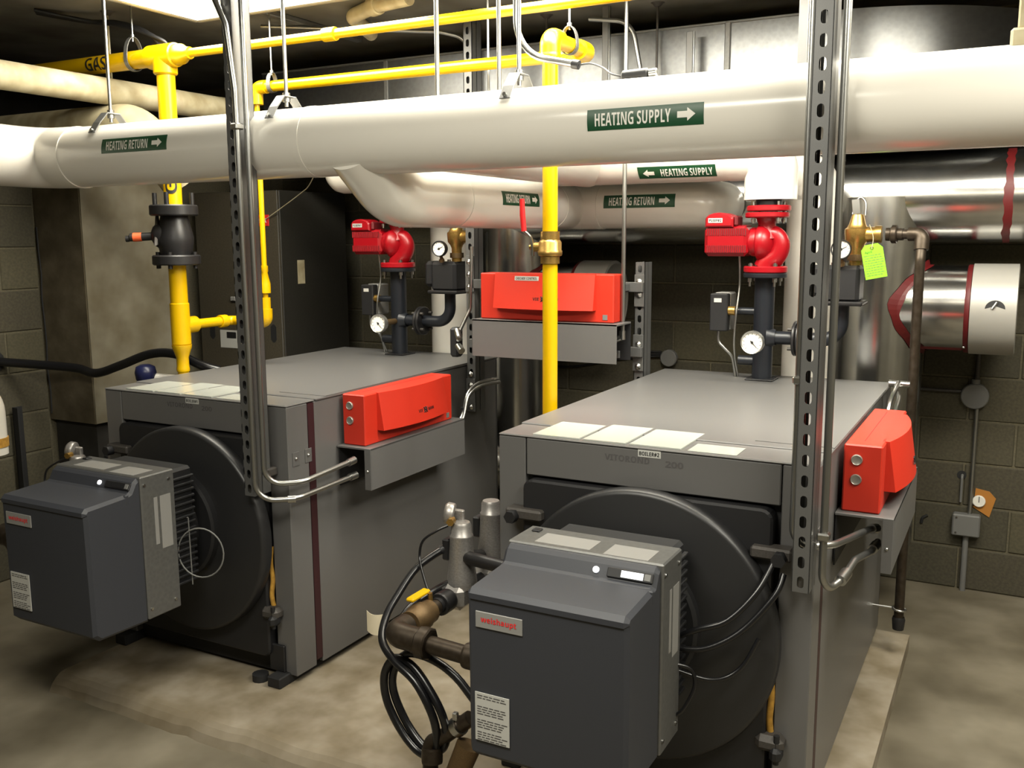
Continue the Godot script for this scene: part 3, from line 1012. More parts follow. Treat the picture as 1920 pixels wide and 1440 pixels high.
func insulated() -> void:
	# main line
	var my := 1.946
	var mz := -0.1
	var R := 0.111
	var o := thing("main_pipe", "long white insulated main running across the room above both boilers", "pipe", V(-0.2, my, mz))
	part("straight", mb().tube([V(-1.86, my, mz), V(2.6, my, mz)], R, 48), M.pvc, o)
	part("elbow", mb().tube(bend([V(-1.85, my, mz), V(-2.08, my + 0.005, mz), V(-2.14, my + 0.03, 1.6)], 0.2, 12), R + 0.003, 40), M.pvc, o)
	seam(o, V(-1.86, my, mz), V(1, 0, 0), R + 0.002)
	seam(o, V(-0.72, my, mz), V(1, 0, 0), R)
	marker(o, "HEATING SUPPLY", true, on_x(0.4375, my, mz, R, -2.4), 0.315, 0.0535)
	marker(o, "HEATING RETURN", true, on_x(-1.442, my, mz, R, 10.5), 0.325, 0.051)
	# supply header with a drop to each pump
	var sy := 1.95
	var sz := -1.37
	var sx := 0.448
	o = thing("supply_header", "white insulated supply header with a drop onto the right red pump", "pipe", V(sx, 1.775, sz))
	part("elbow", mb().tube(bend([V(0.29, sy, sz), V(sx, sy, sz), V(sx, 1.775, sz)], 0.11, 12), 0.1, 40), M.pvc, o)
	part("straight", mb().tube([V(-1.6, sy, sz), V(0.30, sy, sz)], 0.0985, 40), M.pvc, o)
	part("end_cap", mb().ball(V(-1.6, sy, sz), 0.0985, 32, 0.9, V(-1, 0, 0)), M.pvc, o)
	part("drop", mb().tube([V(-1.323, sy, -1.42), V(-1.323, 1.775, -1.4225)], 0.1, 40), M.pvc, o)
	part("branch", mb().tube([V(-0.32, sy - 0.005, sz), V(-0.32, sy - 0.005, mz)], 0.1, 40), M.pvc, o)
	part("flange", mb().cyl(V(sx, 1.731, -1.35), V(sx, 1.753, -1.35), 0.083, 36, 0.004), M.red, o, "red companion flange")
	part("flange", mb().cyl(V(-1.328, 1.731, -1.4125), V(-1.328, 1.753, -1.4125), 0.083, 36, 0.004), M.red, o, "red companion flange")
	part("nipple", mb().cyl(V(sx, 1.752, -1.35), V(sx, 1.78, -1.35), 0.05, 28), M.black_pipe, o)
	part("nipple", mb().cyl(V(-1.328, 1.752, -1.4125), V(-1.328, 1.78, -1.4125), 0.05, 28), M.black_pipe, o)
	for xz in [[sx, -1.35], [-1.328, -1.4125]]:
		for k in 4:
			var a := PI / 4 + PI / 2 * k
			var p := V(xz[0] + 0.066 * cos(a), 0, xz[1] + 0.066 * sin(a))
			part("flange_bolt", mb().cyl(p + V(0, 1.685, 0), p + V(0, 1.768, 0), 0.005, 8).cyl(p + V(0, 1.692, 0), p + V(0, 1.704, 0), 0.009, 6), M.zinc, o)
	marker(o, "HEATING SUPPLY", false, on_x(0.094, sy, sz, 0.0985, -39.0), 0.318, 0.056)
	# return branch: off the main, back to the wall, then right
	var ry := 1.773
	var rx := -0.53
	o = thing("return_header", "white insulated return branch sweeping down from the main and back to the wall", "pipe", V(rx, 1.67, -1.0))
	part("sweep", mb().tube(bend([V(rx - 0.02, my - 0.02, mz + 0.01), V(rx, ry, mz - 0.16), V(rx, ry, -0.62)], 0.16, 12), taper(0.105, 0.1, 15), 40), M.pvc, o)
	part("straight", mb().tube([V(rx, ry, -0.6), V(rx, ry, -1.5)], 0.1, 40), M.pvc, o)
	part("elbow", mb().tube(bend([V(rx, ry, -1.42), V(rx, ry, -1.67), V(-0.37, ry, -1.67)], 0.13, 12), 0.102, 40), M.pvc, o)
	part("straight", mb().tube([V(-0.39, ry, -1.67), V(0.04, ry, -1.67)], 0.0995, 40), M.pvc, o)
	part("end_elbow", mb().tube(bend([V(0.03, ry, -1.67), V(0.14, ry, -1.67), V(0.14, ry, -1.79)], 0.11, 12), 0.1, 40), M.pvc, o)
	seam(o, V(-0.38, ry, -1.67), V(1, 0, 0), 0.101)
	seam(o, V(rx, ry, -0.62), V(0, 0, 1), 0.1)
	marker(o, "HEATING RETURN", true, on_z(rx, ry, -0.98, 0.1, 7.5), 0.31, 0.053)
	marker(o, "HEATING RETURN", true, on_x(-0.166, ry, -1.67, 0.0995, 10.0), 0.328, 0.057)
	# return risers behind the boilers
	o = thing("return_riser", "white insulated return riser behind the right boiler and its black pipe", "pipe", V(0.555, 0.7, -1.65), "white return risers")
	part("straight", mb().tube([V(0.555, 0.86, -1.65), V(0.555, 1.8, -1.65)], 0.1, 36), M.pvc, o)
	part("elbow", mb().tube(bend([V(0.555, 1.78, -1.65), V(0.555, 1.87, -1.65), V(0.47, 1.87, -1.65)], 0.08, 10), 0.1, 36), M.pvc, o)
	part("foot_elbow", mb().tube(bend([V(0.555, 0.9, -1.65), V(0.555, 0.76, -1.65), V(0.555, 0.76, -1.492)], 0.11, 10), 0.095, 36), M.pvc, o)
	dup(o, V(-1.771, 0, -0.0625), "white insulated return riser behind the left boiler and its brass valve", "white return risers")
	# canvas covered pipes high on the left
	o = thing("canvas_pipe", "old canvas wrapped pipe slanting back under the ceiling at the far left", "pipe", V(-2.2, 2.2, -0.3))
	part("straight", mb().tube([V(-2.2, 2.268, 1.4), V(-2.2, 2.268, -1.2)], 0.056, 28), M.canvas, o)
	part("elbow", mb().tube(bend([V(-2.2, 2.268, -1.18), V(-2.2, 2.268, -1.36), V(-2.2, 2.05, -1.36)], 0.09, 10), 0.057, 28), M.canvas, o)
	o = thing("canvas_pipe", "dull insulated pipe behind the white main at the far left, below the slanting one", "pipe", V(-2.4, 2.08, -0.6))
	part("straight", mb().tube(bend([V(-3.9, 2.13, -0.55), V(-2.05, 2.13, -0.55), V(-2.05, 1.9, -0.75)], 0.09, 8), 0.085, 28), M.canvas, o)
	o = thing("insulated_pipe", "white insulated pipe with a yellow band at the left edge of the frame", "pipe", V(-2.1, 0.83, 0.2))
	part("straight", mb().tube(bend([V(-2.6, 1.05, 0.2), V(-2.105, 1.05, 0.2), V(-2.105, 0.83, 0.2)], 0.06), 0.06, 24), M.pvc, o)
	part("band", mb().lathe([Vector2(0.06, 0), Vector2(0.0635, 0), Vector2(0.0635, 0.035), Vector2(0.06, 0.035)], V(-2.105, 0.86, 0.2), V(0, 1, 0), 24, false), M.insul_yellow, o)


# ---------------------------------------------------------------- yellow gas lines
func fitting(c: Vector3, ax: Vector3, r: float, L: float) -> MB:
	return mb().lathe([Vector2(r * 0.9, -L / 2), Vector2(r * 1.25, -L / 2), Vector2(r * 1.3, -L / 2 + r * 0.25), Vector2(r * 1.3, L / 2 - r * 0.25), Vector2(r * 1.25, L / 2), Vector2(r * 0.9, L / 2)], c, ax, 24, false)


func gas_lines() -> void:
	var gy := 2.38
	var gz := -0.52
	var lx := -1.84
	# overhead line with its tee
	var o := thing("gas_pipe", "yellow gas line under the ceiling running across from the left tee", "gas pipe", V(-0.8, gy, gz))
	part("feed_pipe", mb().cyl(V(-4.38, gy, gz), V(-1.9, gy, gz), 0.037, 24), M.yellow, o)
	part("tee", mb().cyl(V(lx - 0.085, gy, gz), V(lx + 0.07, gy, gz), 0.048, 28, 0.006).cyl(V(lx, gy - 0.075, gz), V(lx, gy, gz), 0.048, 28, 0.006), M.yellow, o)
	part("reducer", mb().lathe([Vector2(0, 0), Vector2(0.043, 0), Vector2(0.04, 0.03), Vector2(0.027, 0.05), Vector2(0.024, 0.075), Vector2(0, 0.076)], V(lx + 0.07, gy, gz), V(1, 0, 0), 24), M.yellow, o)
	part("run_pipe", mb().cyl(V(lx + 0.13, gy, gz), V(2.6, gy, gz), 0.0172, 20), M.yellow, o)
	part("coupling", fitting(V(-0.985, gy, gz), V(1, 0, 0), 0.019, 0.055), M.yellow, o)
	part("lettering", mb().text("GAS", 0.125, 0.058, on_x(-2.215, gy, gz, 0.037, -4.0), 0.0012), M.black_ink, o)
	# left drop
	o = thing("gas_pipe", "thick yellow gas drop behind the left boiler with a tee and reducer", "gas pipe", V(lx, 0.6, gz))
	part("upper_pipe", mb().cyl(V(lx, 1.77, gz), V(lx, gy - 0.075, gz), 0.0365, 28), M.yellow, o)
	part("lower_pipe", mb().cyl(V(lx, 1.36, gz), V(lx, 1.54, gz), 0.0365, 28), M.yellow, o)
	part("tee", mb().cyl(V(lx, 1.19, gz), V(lx, 1.37, gz), 0.0405, 28, 0.004).cyl(V(lx, 1.272, gz), V(lx, 1.272, gz - 0.085), 0.036, 24, 0.004), M.yellow, o)
	part("reducer", mb().lathe([Vector2(0, 0), Vector2(0.027, 0), Vector2(0.028, 0.012), Vector2(0.026, 0.02), Vector2(0.026, 0.06), Vector2(0.034, 0.085), Vector2(0.041, 0.105), Vector2(0.042, 0.115), Vector2(0, 0.116)], V(lx, 1.075, gz), V(0, 1, 0), 24), M.yellow, o)
	part("tail_pipe", mb().cyl(V(lx, 0.6, gz), V(lx, 1.08, gz), 0.0235, 20), M.yellow, o)
	part("lettering", mb().text("GAS", 0.16, 0.05, func(u: float, q: float, w: float) -> Vector3:
		var a := deg_to_rad(38) + q / 0.0365
		return V(lx + (0.0365 + w) * sin(a), 1.905 + u, gz + (0.0365 + w) * cos(a)), 0.0012), M.black_ink, o)
	# branch back, up and over to the centre
	var bz := -0.82
	var ty := 2.278
	var vx := -1.63
	o = thing("gas_pipe", "thin yellow gas branch rising by the left slotted post and crossing to the centre", "gas pipe", V(-1.0, 1.27, bz))
	part("back_pipe", mb().tube(bend([V(lx, 1.272, gz - 0.06), V(lx, 1.272, bz), V(vx, 1.272, bz), V(vx, 1.38, bz)], 0.03), 0.021, 20), M.yellow, o)
	part("elbow", fitting(V(lx, 1.272, bz + 0.055), V(0, 0, 1), 0.022, 0.04), M.yellow, o)
	part("elbow", mb().tube(bend([V(vx - 0.05, 1.272, bz), V(vx, 1.272, bz), V(vx, 1.33, bz)], 0.03, 8), 0.027, 20), M.yellow, o)
	part("reducer", mb().lathe([Vector2(0, 0), Vector2(0.024, 0), Vector2(0.024, 0.04), Vector2(0.013, 0.09), Vector2(0.016, 0.095), Vector2(0.016, 0.12), Vector2(0, 0.12)], V(vx, 1.40, bz), V(0, 1, 0), 20), M.yellow, o)
	part("rise_pipe", mb().cyl(V(vx, 1.38, bz), V(vx, ty, bz), 0.0115, 16), M.yellow, o)
	part("elbow", mb().tube(bend([V(vx, ty - 0.07, bz), V(vx, ty, bz), V(vx + 0.06, ty, bz)], 0.03, 8), 0.028, 20), M.yellow, o)
	part("cross_pipe", mb().cyl(V(vx + 0.03, ty, bz), V(-0.1, ty, bz), 0.022, 24), M.yellow, o)
	# centre drop with its elbows
	var cx := -0.08
	var cz := -0.51
	o = thing("gas_pipe", "yellow gas drop in the middle of the room with a brass valve on it", "gas pipe", V(cx, 0.59, cz))
	part("elbow", mb().tube(bend([V(cx, ty - 0.06, cz), V(cx, ty, cz), V(cx, ty, cz - 0.06)], 0.04, 10), 0.034, 24), M.yellow, o)
	part("link_pipe", mb().cyl(V(cx, ty, cz - 0.05), V(cx, ty, bz + 0.05), 0.0255, 24), M.yellow, o)
	part("elbow", mb().tube(bend([V(cx, ty, bz + 0.085), V(cx, ty, bz), V(cx - 0.075, ty, bz)], 0.045, 10), 0.034, 24), M.yellow, o)
	part("collar", fitting(V(cx, ty - 0.06, cz), V(0, 1, 0), 0.0275, 0.02), M.yellow, o)
	part("collar", fitting(V(cx - 0.075, ty, bz), V(1, 0, 0), 0.0275, 0.018), M.yellow, o)
	part("upper_pipe", mb().cyl(V(cx, 1.645, cz), V(cx, ty - 0.05, cz), 0.0255, 24), M.yellow, o)
	part("lower_pipe", mb().cyl(V(cx, 0.59, cz), V(cx, 1.56, cz), 0.0255, 24), M.yellow, o)
	# brass ball valve
	o = thing("ball_valve", "brass ball valve with a red lever on the middle yellow pipe", "valve", V(cx, 1.55, cz))
	part("body", mb().lathe([Vector2(0.026, 0), Vector2(0.031, 0), Vector2(0.031, 0.024), Vector2(0.039, 0.026), Vector2(0.041, 0.032), Vector2(0.041, 0.042), Vector2(0.0385, 0.045), Vector2(0.0385, 0.07), Vector2(0.034, 0.077), Vector2(0.031, 0.08), Vector2(0.031, 0.107), Vector2(0.026, 0.107)], V(cx, 1.55, cz), V(0, 1, 0), 28), M.brass, o)
	part("hex", mb().cyl(V(cx, 1.550, cz), V(cx, 1.574, cz), 0.034, 8), M.brass, o)
	part("hex", mb().cyl(V(cx, 1.626, cz), V(cx, 1.657, cz), 0.034, 8), M.brass, o)
	part("stem", mb().lathe([Vector2(0, 0), Vector2(0.016, 0), Vector2(0.016, 0.02), Vector2(0.010, 0.024), Vector2(0.008, 0.04), Vector2(0, 0.04)], V(cx - 0.036, 1.605, cz), V(-1, 0, 0), 16), M.brass, o)
	part("lever", mb().tube(curve([V(cx - 0.062, 1.575, cz + 0.006), V(cx - 0.062, 1.615, cz + 0.01), V(cx - 0.066, 1.64, cz + 0.02), V(cx - 0.085, 1.66, cz + 0.03)]), 0.006, 8), M.zinc, o)
	part("grip", mb().tube([V(cx - 0.083, 1.658, cz + 0.03), V(cx - 0.087, 1.71, cz + 0.032), V(cx - 0.088, 1.765, cz + 0.034)], [0.009, 0.0095, 0.008], 12), M.grip_red, o, "red lever grip")
	# cast iron plug valve in the left drop
	o = thing("plug_valve", "black cast iron plug valve in the thick yellow drop on the left", "valve", V(lx, 1.535, gz))
	part("body", mb().lathe([Vector2(0.05, 0), Vector2(0.062, 0.03), Vector2(0.072, 0.08), Vector2(0.075, 0.11), Vector2(0.066, 0.15), Vector2(0.055, 0.2), Vector2(0.05, 0.235)], V(lx, 1.535, gz), V(0, 1, 0), 28), M.cast_black, o)
	part("flange", mb().cyl(V(lx, 1.53, gz), V(lx, 1.572, gz), 0.098, 36, 0.005), M.cast_black, o)
	part("flange", mb().cyl(V(lx, 1.735, gz), V(lx, 1.78, gz), 0.098, 36, 0.005), M.cast_black, o)
	for k in 4:
		var a := PI / 4 + PI / 2 * k + 0.3
		for yy in [1.515, 1.76]:
			part("flange_bolt", mb().cyl(V(lx + 0.078 * cos(a), yy, gz + 0.078 * sin(a)), V(lx + 0.078 * cos(a), yy + 0.07, gz + 0.078 * sin(a)), 0.010, 6), M.cast_black, o)
	var d := V(-0.8, -0.05, 0.6).normalized()
	part("bonnet", mb().lathe([Vector2(0.06, 0), Vector2(0.055, 0.05), Vector2(0.052, 0.07), Vector2(0.04, 0.085), Vector2(0.02, 0.095), Vector2(0, 0.095)], V(lx, 1.655, gz), d, 24), M.cast_black, o)
	part("plug_stem", mb().cyl(V(lx, 1.655, gz) + d * 0.09, V(lx, 1.655, gz) + d * 0.185, 0.017, 12, 0.003).cyl(V(lx, 1.65, gz) + d * 0.185, V(lx, 1.65, gz) + d * 0.20, 0.013, 8), M.cast_black, o)
	part("paint_mark", mb().cyl(V(lx, 1.655, gz) + d * 0.135, V(lx, 1.655, gz) + d * 0.17, 0.0185, 12), M.orange_paint, o)
	part("cover_plate", mb().slab([Vector2(-0.07, -0.045), Vector2(0.07, -0.045), Vector2(0.0, 0.085)], 0.014, Transform3D(Basis(V(0.6, 0, 0.8), V(0, 1, 0), d).orthonormalized(), V(lx, 1.66, gz) + d * 0.062), 0.004), M.lug_iron, o)


func taper(a: float, b: float, k: int) -> Array:
	var out := []
	for i in k:
		out.append(lerpf(a, b, float(i) / (k - 1)))
	return out


# ---------------------------------------------------------------- ducts and flues
func ducts() -> void:
	var o := thing("air_duct", "large galvanised rectangular duct under the ceiling at the back wall", "duct", V(-0.5, 2.0, -1.85))
	part("front_sheet", mb().bx(-2.3, 0.55, 2.0, 2.5, -1.605, -1.6), M.duct, o)
	part("bottom_sheet", mb().bx(-2.3, 0.55, 2.0, 2.005, -2.33, -1.605), M.duct, o)
	part("top_sheet", mb().bx(-2.3, 0.55, 2.495, 2.5, -2.33, -1.605), M.duct, o)
	var heel := func(u: float, q: float, w: float) -> Vector3: return V(0.55 + (0.9 + w) * sin(u), q, -2.5 + (0.9 + w) * cos(u))
	part("elbow_heel", mb().sheet(heel, 0.0, 1.35, 2.0, 2.5, 24, 2, 0.0, 0.004), M.duct, o)
	var b := mb()
	for y in [2.0, 2.5]:
		b = mb()
		for k in 24:
			var up := Vector3.UP * (1 if y > 2.2 else -1)
			b.tri(V(0.55, y, -2.33), heel.call(1.35 * k / 24, y, 0), heel.call(1.35 * (k + 1) / 24, y, 0), up, up, up)
		part("elbow_cheek", b, M.duct, o)
	part("flange_rail", mb().bx(-2.3, 0.55, 2.494, 2.504, -1.604, -1.592, 0.002), M.galv, o)
	for x in [-1.5, -0.62, 0.2]:
		part("joint_rail", mb().bx(x - 0.012, x + 0.012, 2.0, 2.5, -1.602, -1.59, 0.003), M.galv, o)
	# horizontal flue
	var fy := 1.792
	var fz := -1.99
	o = thing("flue_main", "bright horizontal metal flue along the back wall with a red sealed joint", "flue", V(0.5, fy - 0.19, fz))
	part("straight", mb().cyl(V(-1.4, fy, fz), V(2.59, fy, fz), 0.186, 64), M.flue, o)
	part("lock_band", mb().lathe([Vector2(0.185, 0), Vector2(0.19, 0.002), Vector2(0.19, 0.012), Vector2(0.185, 0.014)], V(1.375, fy, fz), V(1, 0, 0), 64), M.flue, o)
	b = mb()
	var rng := RandomNumberGenerator.new()
	rng.seed = 5
	var ws := []
	for k in 48:
		ws.append(Vector2(1.243 + rng.randf_range(-0.006, 0.004) - (0.018 if k > 20 and k < 27 else 0.0), 1.272 + rng.randf_range(-0.004, 0.005)))
	for k in 48:
		var t0 := TAU * k / 48
		var t1 := TAU * (k + 1) / 48
		var A: Vector2 = ws[k]
		var Bq: Vector2 = ws[(k + 1) % 48]
		var r := 0.1875
		var n0 := V(0, sin(t0), cos(t0))
		var n1 := V(0, sin(t1), cos(t1))
		var c0 := V(0, fy, fz)
		b.tri(c0 + n0 * r + V(A.x, 0, 0), c0 + n0 * r + V(A.y, 0, 0), c0 + n1 * r + V(Bq.y, 0, 0), n0, n0, n1)
		b.tri(c0 + n0 * r + V(A.x, 0, 0), c0 + n1 * r + V(Bq.y, 0, 0), c0 + n1 * r + V(Bq.x, 0, 0), n0, n1, n1)
	part("sealant_band", b, M.sealant, o, "red sealant band")
	# one flue riser per boiler with a barometric damper on a side stub
	var vx := 0.775
	var vz := -1.97
	var r1 := 0.2
	var r2 := 0.178
	var sy := 1.335
	o = thing("flue_riser", "shiny vertical flue behind the right boiler with a white damper collar", "flue", V(vx, 0.3, vz), "flue risers behind the boilers")
	part("riser", mb().cyl(V(vx, 0.3, vz), V(vx, fy, vz), r1, 56), M.flue, o)
	part("stub", mb().cyl(V(vx + 0.05, sy, vz), V(1.145, sy, vz), r2, 56), M.flue, o)
	part("breech", mb().cyl(V(vx, 0.45, vz), V(0.45, 0.45, -1.495), 0.15, 32), M.flue, o)
	b = mb()
	for k in 56:
		for e in [0]:
			var t0 := TAU * k / 56
			var t1 := TAU * (k + 1) / 56
			var pts := []
			for t in [t0, t1]:
				for q in [[0.0, 0.0], [1.0, 0.0], [0.0, 1.0]]:
					var yy := r2 * sin(t)
					var zz := r2 * cos(t)
					var w := 0.020 + 0.006 * sin(t * 5.0) + 0.004 * sin(t * 11.0)
					if q[0] > 0:
						var ph := asin(clampf(zz / r1, -1.0, 1.0)) + w / r1 * cos(t)
						pts.append(V(vx + (r1 + 0.003) * cos(ph), sy + yy + w * sin(t), vz + (r1 + 0.003) * sin(ph)))
					else:
						var xx := sqrt(maxf(0.0, (r1 + 0.006) ** 2 - zz * zz))
						var g := 1.0 + 0.0025 / r2
						pts.append(V(vx + xx + (w * 0.8 if q[1] > 0 else 0.002), sy + yy * g, vz + zz * g))
			var nn := V(0.6, sin(t0), cos(t0)).normalized()
			b.quad(pts[0], pts[1], pts[4], pts[3], nn)
			b.quad(pts[0], pts[2], pts[5], pts[3], V(0.1, sin(t0), cos(t0)).normalized())
	part("sealant_band", b, M.sealant, o, "red sealant along the saddle joint")
	part("sealant_band", mb().lathe([Vector2(r2, 0), Vector2(r2 + 0.004, 0.003), Vector2(r2 + 0.004, 0.018), Vector2(r2, 0.02)], V(1.13, sy, vz), V(1, 0, 0), 56), M.sealant, o)
	part("sealant_seam", mb().box(V(1.02, sy - r2 + 0.02, vz + 0.078), V(0.22, 0.02, 0.012), 0.005, Basis(V(1, 0, 0), 0.5)), M.sealant, o)
	var dc := part("damper_collar", mb().lathe([Vector2(r2 + 0.001, 0), Vector2(r2 + 0.008, 0.001), Vector2(r2 + 0.008, 0.165), Vector2(r2 - 0.006, 0.168), Vector2(r2 - 0.006, 0.02), Vector2(0, 0.02)], V(1.15, sy, vz), V(1, 0, 0), 56), M.collar_white, o, "white damper collar")
	var hp := func(u: float, q: float, w: float) -> Vector3:
		var a := deg_to_rad(8) + q / (r2 + 0.008)
		return V(1.24 + u, sy + (r2 + 0.008 + w) * sin(a), vz + (r2 + 0.008 + w) * cos(a))
	b = mb()
	for k in 16:
		var t0 := PI * k / 16
		var t1 := PI * (k + 1) / 16
		var nn: Vector3 = (hp.call(0, 0.01, 1e-2) - hp.call(0, 0.01, 0)).normalized()
		b.tri(hp.call(0, 0, 0.001), hp.call(0.036 * cos(t0), 0.034 * sin(t0) - 0.012, 0.001), hp.call(0.036 * cos(t1), 0.034 * sin(t1) - 0.012, 0.001), nn, nn, nn)
	part("opening", b, M.base_black, dc)
	part("adjuster", mb().tube([hp.call(-0.01, -0.012, 0.003), hp.call(0.006, 0.014, 0.003)], 0.006, 8), M.zinc, dc)
	part("screw", mb().ball(V(1.135, sy - 0.15, vz + 0.11), 0.006, 8), M.zinc, o)
	dup(o, V(-1.771, 0, -0.0625), "metal flue riser behind the left boiler, mostly hidden by its white riser", "flue risers behind the boilers")


# ---------------------------------------------------------------- slotted struts, conduits, hangers
func slotted(x: float, zf: float, y0: float, y1: float, wd := 0.043, dep := 0.082, pitch := 0.0508) -> Dictionary:
	var slot_w := wd * 0.38
	var slot_h := pitch * 0.6
	var web := mb()
	var hx := wd / 2
	for s in [-1, 1]:
		web.bx(x + s * slot_w / 2, x + s * hx, y0, y1, zf - 0.0025, zf)
	var k := int((y1 - y0) / pitch)
	for i in k + 1:
		var a := y0 + i * pitch - (pitch - slot_h) / 2
		var b := a + (pitch - slot_h)
		a = maxf(a, y0)
		b = minf(b, y1)
		var r := slot_w / 2
		var pl := []
		for j in 7:
			var t := PI * j / 6
			pl.append(Vector2(x - r * cos(t), (b + r * (1.0 - sin(t)) if i < k else b)))
		for j in 7:
			var t := PI * j / 6
			pl.append(Vector2(x + r * cos(t), (a - r * (1.0 - sin(t)) if i > 0 else a)))
		web.slab(pl, 0.0025, Transform3D(Basis(), V(0, 0, zf - 0.0025)))
	var side := mb()
	for s in [-1, 1]:
		side.bx(x + s * (hx - 0.0025), x + s * hx, y0, y1, zf - dep / 2 + 0.001, zf)
		side.bx(x + s * (hx - 0.0025), x + s * hx, y0, y1, zf - dep, zf - dep / 2 - 0.001)
		side.bx(x + s * (hx - 0.010), x + s * hx, y0, y1, zf - dep / 2 + 0.001, zf - dep / 2 + 0.005)
	for s in [-1, 1]:
		side.bx(x + s * (hx - 0.010), x + s * hx, y0, y1, zf - dep, zf - dep + 0.0025)
	return {"web": web, "side": side}


func strut(x: float, zf: float, y0: float, y1: float, label: String) -> Node3D:
	var o := thing("slotted_post", label, "strut", V(x, y0, zf))
	var d := slotted(x, zf, y0, y1)
	part("slotted_web", d.web, M.strut, o)
	part("side_flanges", d.side, M.strut, o)
	return o


func pipe_run(called: String, label: String, cat: String, pts: Array, r: float, m: Material, rad := 0.1, group := "") -> Node3D:
	var low: Vector3 = pts[0]
	for q in pts:
		if q.y < low.y:
			low = q
	var o := thing(called, label, cat, low, group)
	part("tube", mb().tube(bend(pts, rad, 8), r, 14), m, o)
	return o


func hanger(x: float, y: float, z: float, R: float, label: String, rod_r := 0.0065) -> void:
	var o := thing("clevis_hanger", label, "pipe hanger", V(x, y + R, z), "")
	var c := 0.018
	# saddle yoke: an arch over the pipe running across it
	var b := mb()
	var pl := []
	for q in [[-0.78, 0.66], [-0.56, 0.98], [-0.24, 1.32], [0.24, 1.32], [0.56, 0.98], [0.78, 0.66]]:
		pl.append(Vector2(q[0] * R, q[1] * R))
	for i in pl.size() - 1:
		var p0: Vector2 = pl[i]
		var p1: Vector2 = pl[i + 1]
		var d := (p1 - p0)
		var nn := V(0, d.x, d.y).normalized()
		b.box(V(x, y + (p0.y + p1.y) / 2, z - (p0.x + p1.x) / 2), V(c * 2, 0.004, d.length() + 0.003), 0.001, Basis(V(1, 0, 0), nn, V(1, 0, 0).cross(nn)))
	part("yoke", b, M.galv, o)
	part("rod", mb().cyl(V(x, y + R * 1.05, z), V(x, 2.6, z), rod_r, 12), M.zinc, o)
	part("nut", mb().cyl(V(x, y + R * 1.33, z), V(x, y + R * 1.33 + 0.012, z), 0.013, 6).cyl(V(x, y + R * 1.18, z), V(x, y + R * 1.18 + 0.012, z), 0.013, 6), M.zinc, o)
	part("cross_bolt", mb().cyl(V(x, y + R * 0.72, z + R * 0.72), V(x, y + R * 0.76, z + R * 0.82), 0.006, 8), M.zinc, o)


func ring_hanger(c: Vector3, ax: Vector3, r: float, label: String) -> void:
	var o := thing("ring_hanger", label, "pipe hanger", c)
	var side := V(0, 1, 0).cross(ax).normalized()
	var pts := []
	for k in 25:
		var t := -PI / 2 + TAU * k / 24
		var yy := sin(t) * r * (1.0 if sin(t) < 0 else 2.1)
		pts.append(c + side * cos(t) * r + V(0, yy, 0))
	var b := mb()
	for k in 24:
		var p: Vector3 = (pts[k] + pts[k + 1]) * 0.5
		var d: Vector3 = pts[k + 1] - pts[k]
		var nn := d.cross(ax).normalized()
		b.box(p, V(d.length() + 0.002, 0.003, 0.020), 0.0, Basis(d.normalized(), nn, d.normalized().cross(nn)))
	part("ring", b, M.galv, o)
	part("rod", mb().cyl(c + V(0, r * 1.7, 0), V(c.x, 2.6, c.z), 0.004, 10), M.emt, o)
	part("nut", mb().cyl(c + V(0, r * 2.1, 0), c + V(0, r * 2.1 + 0.01, 0), 0.009, 6), M.zinc, o)


func rod(x: float, y: float, z: float, r: float, m: Material, label: String, called := "hanger_rod") -> void:
	var o := thing(called, label, "hanger rod", V(x, y, z))
	part("rod", mb().cyl(V(x, y, z), V(x, 2.6, z), r, 12), m, o)
	part("washer", mb().lathe([Vector2(0, 0), Vector2(0.012, 0), Vector2(0.022, 0.012), Vector2(0.03, 0.016), Vector2(0, 0.016)], V(x, 2.584, z), V(0, 1, 0), 12), M.lug_iron, o)


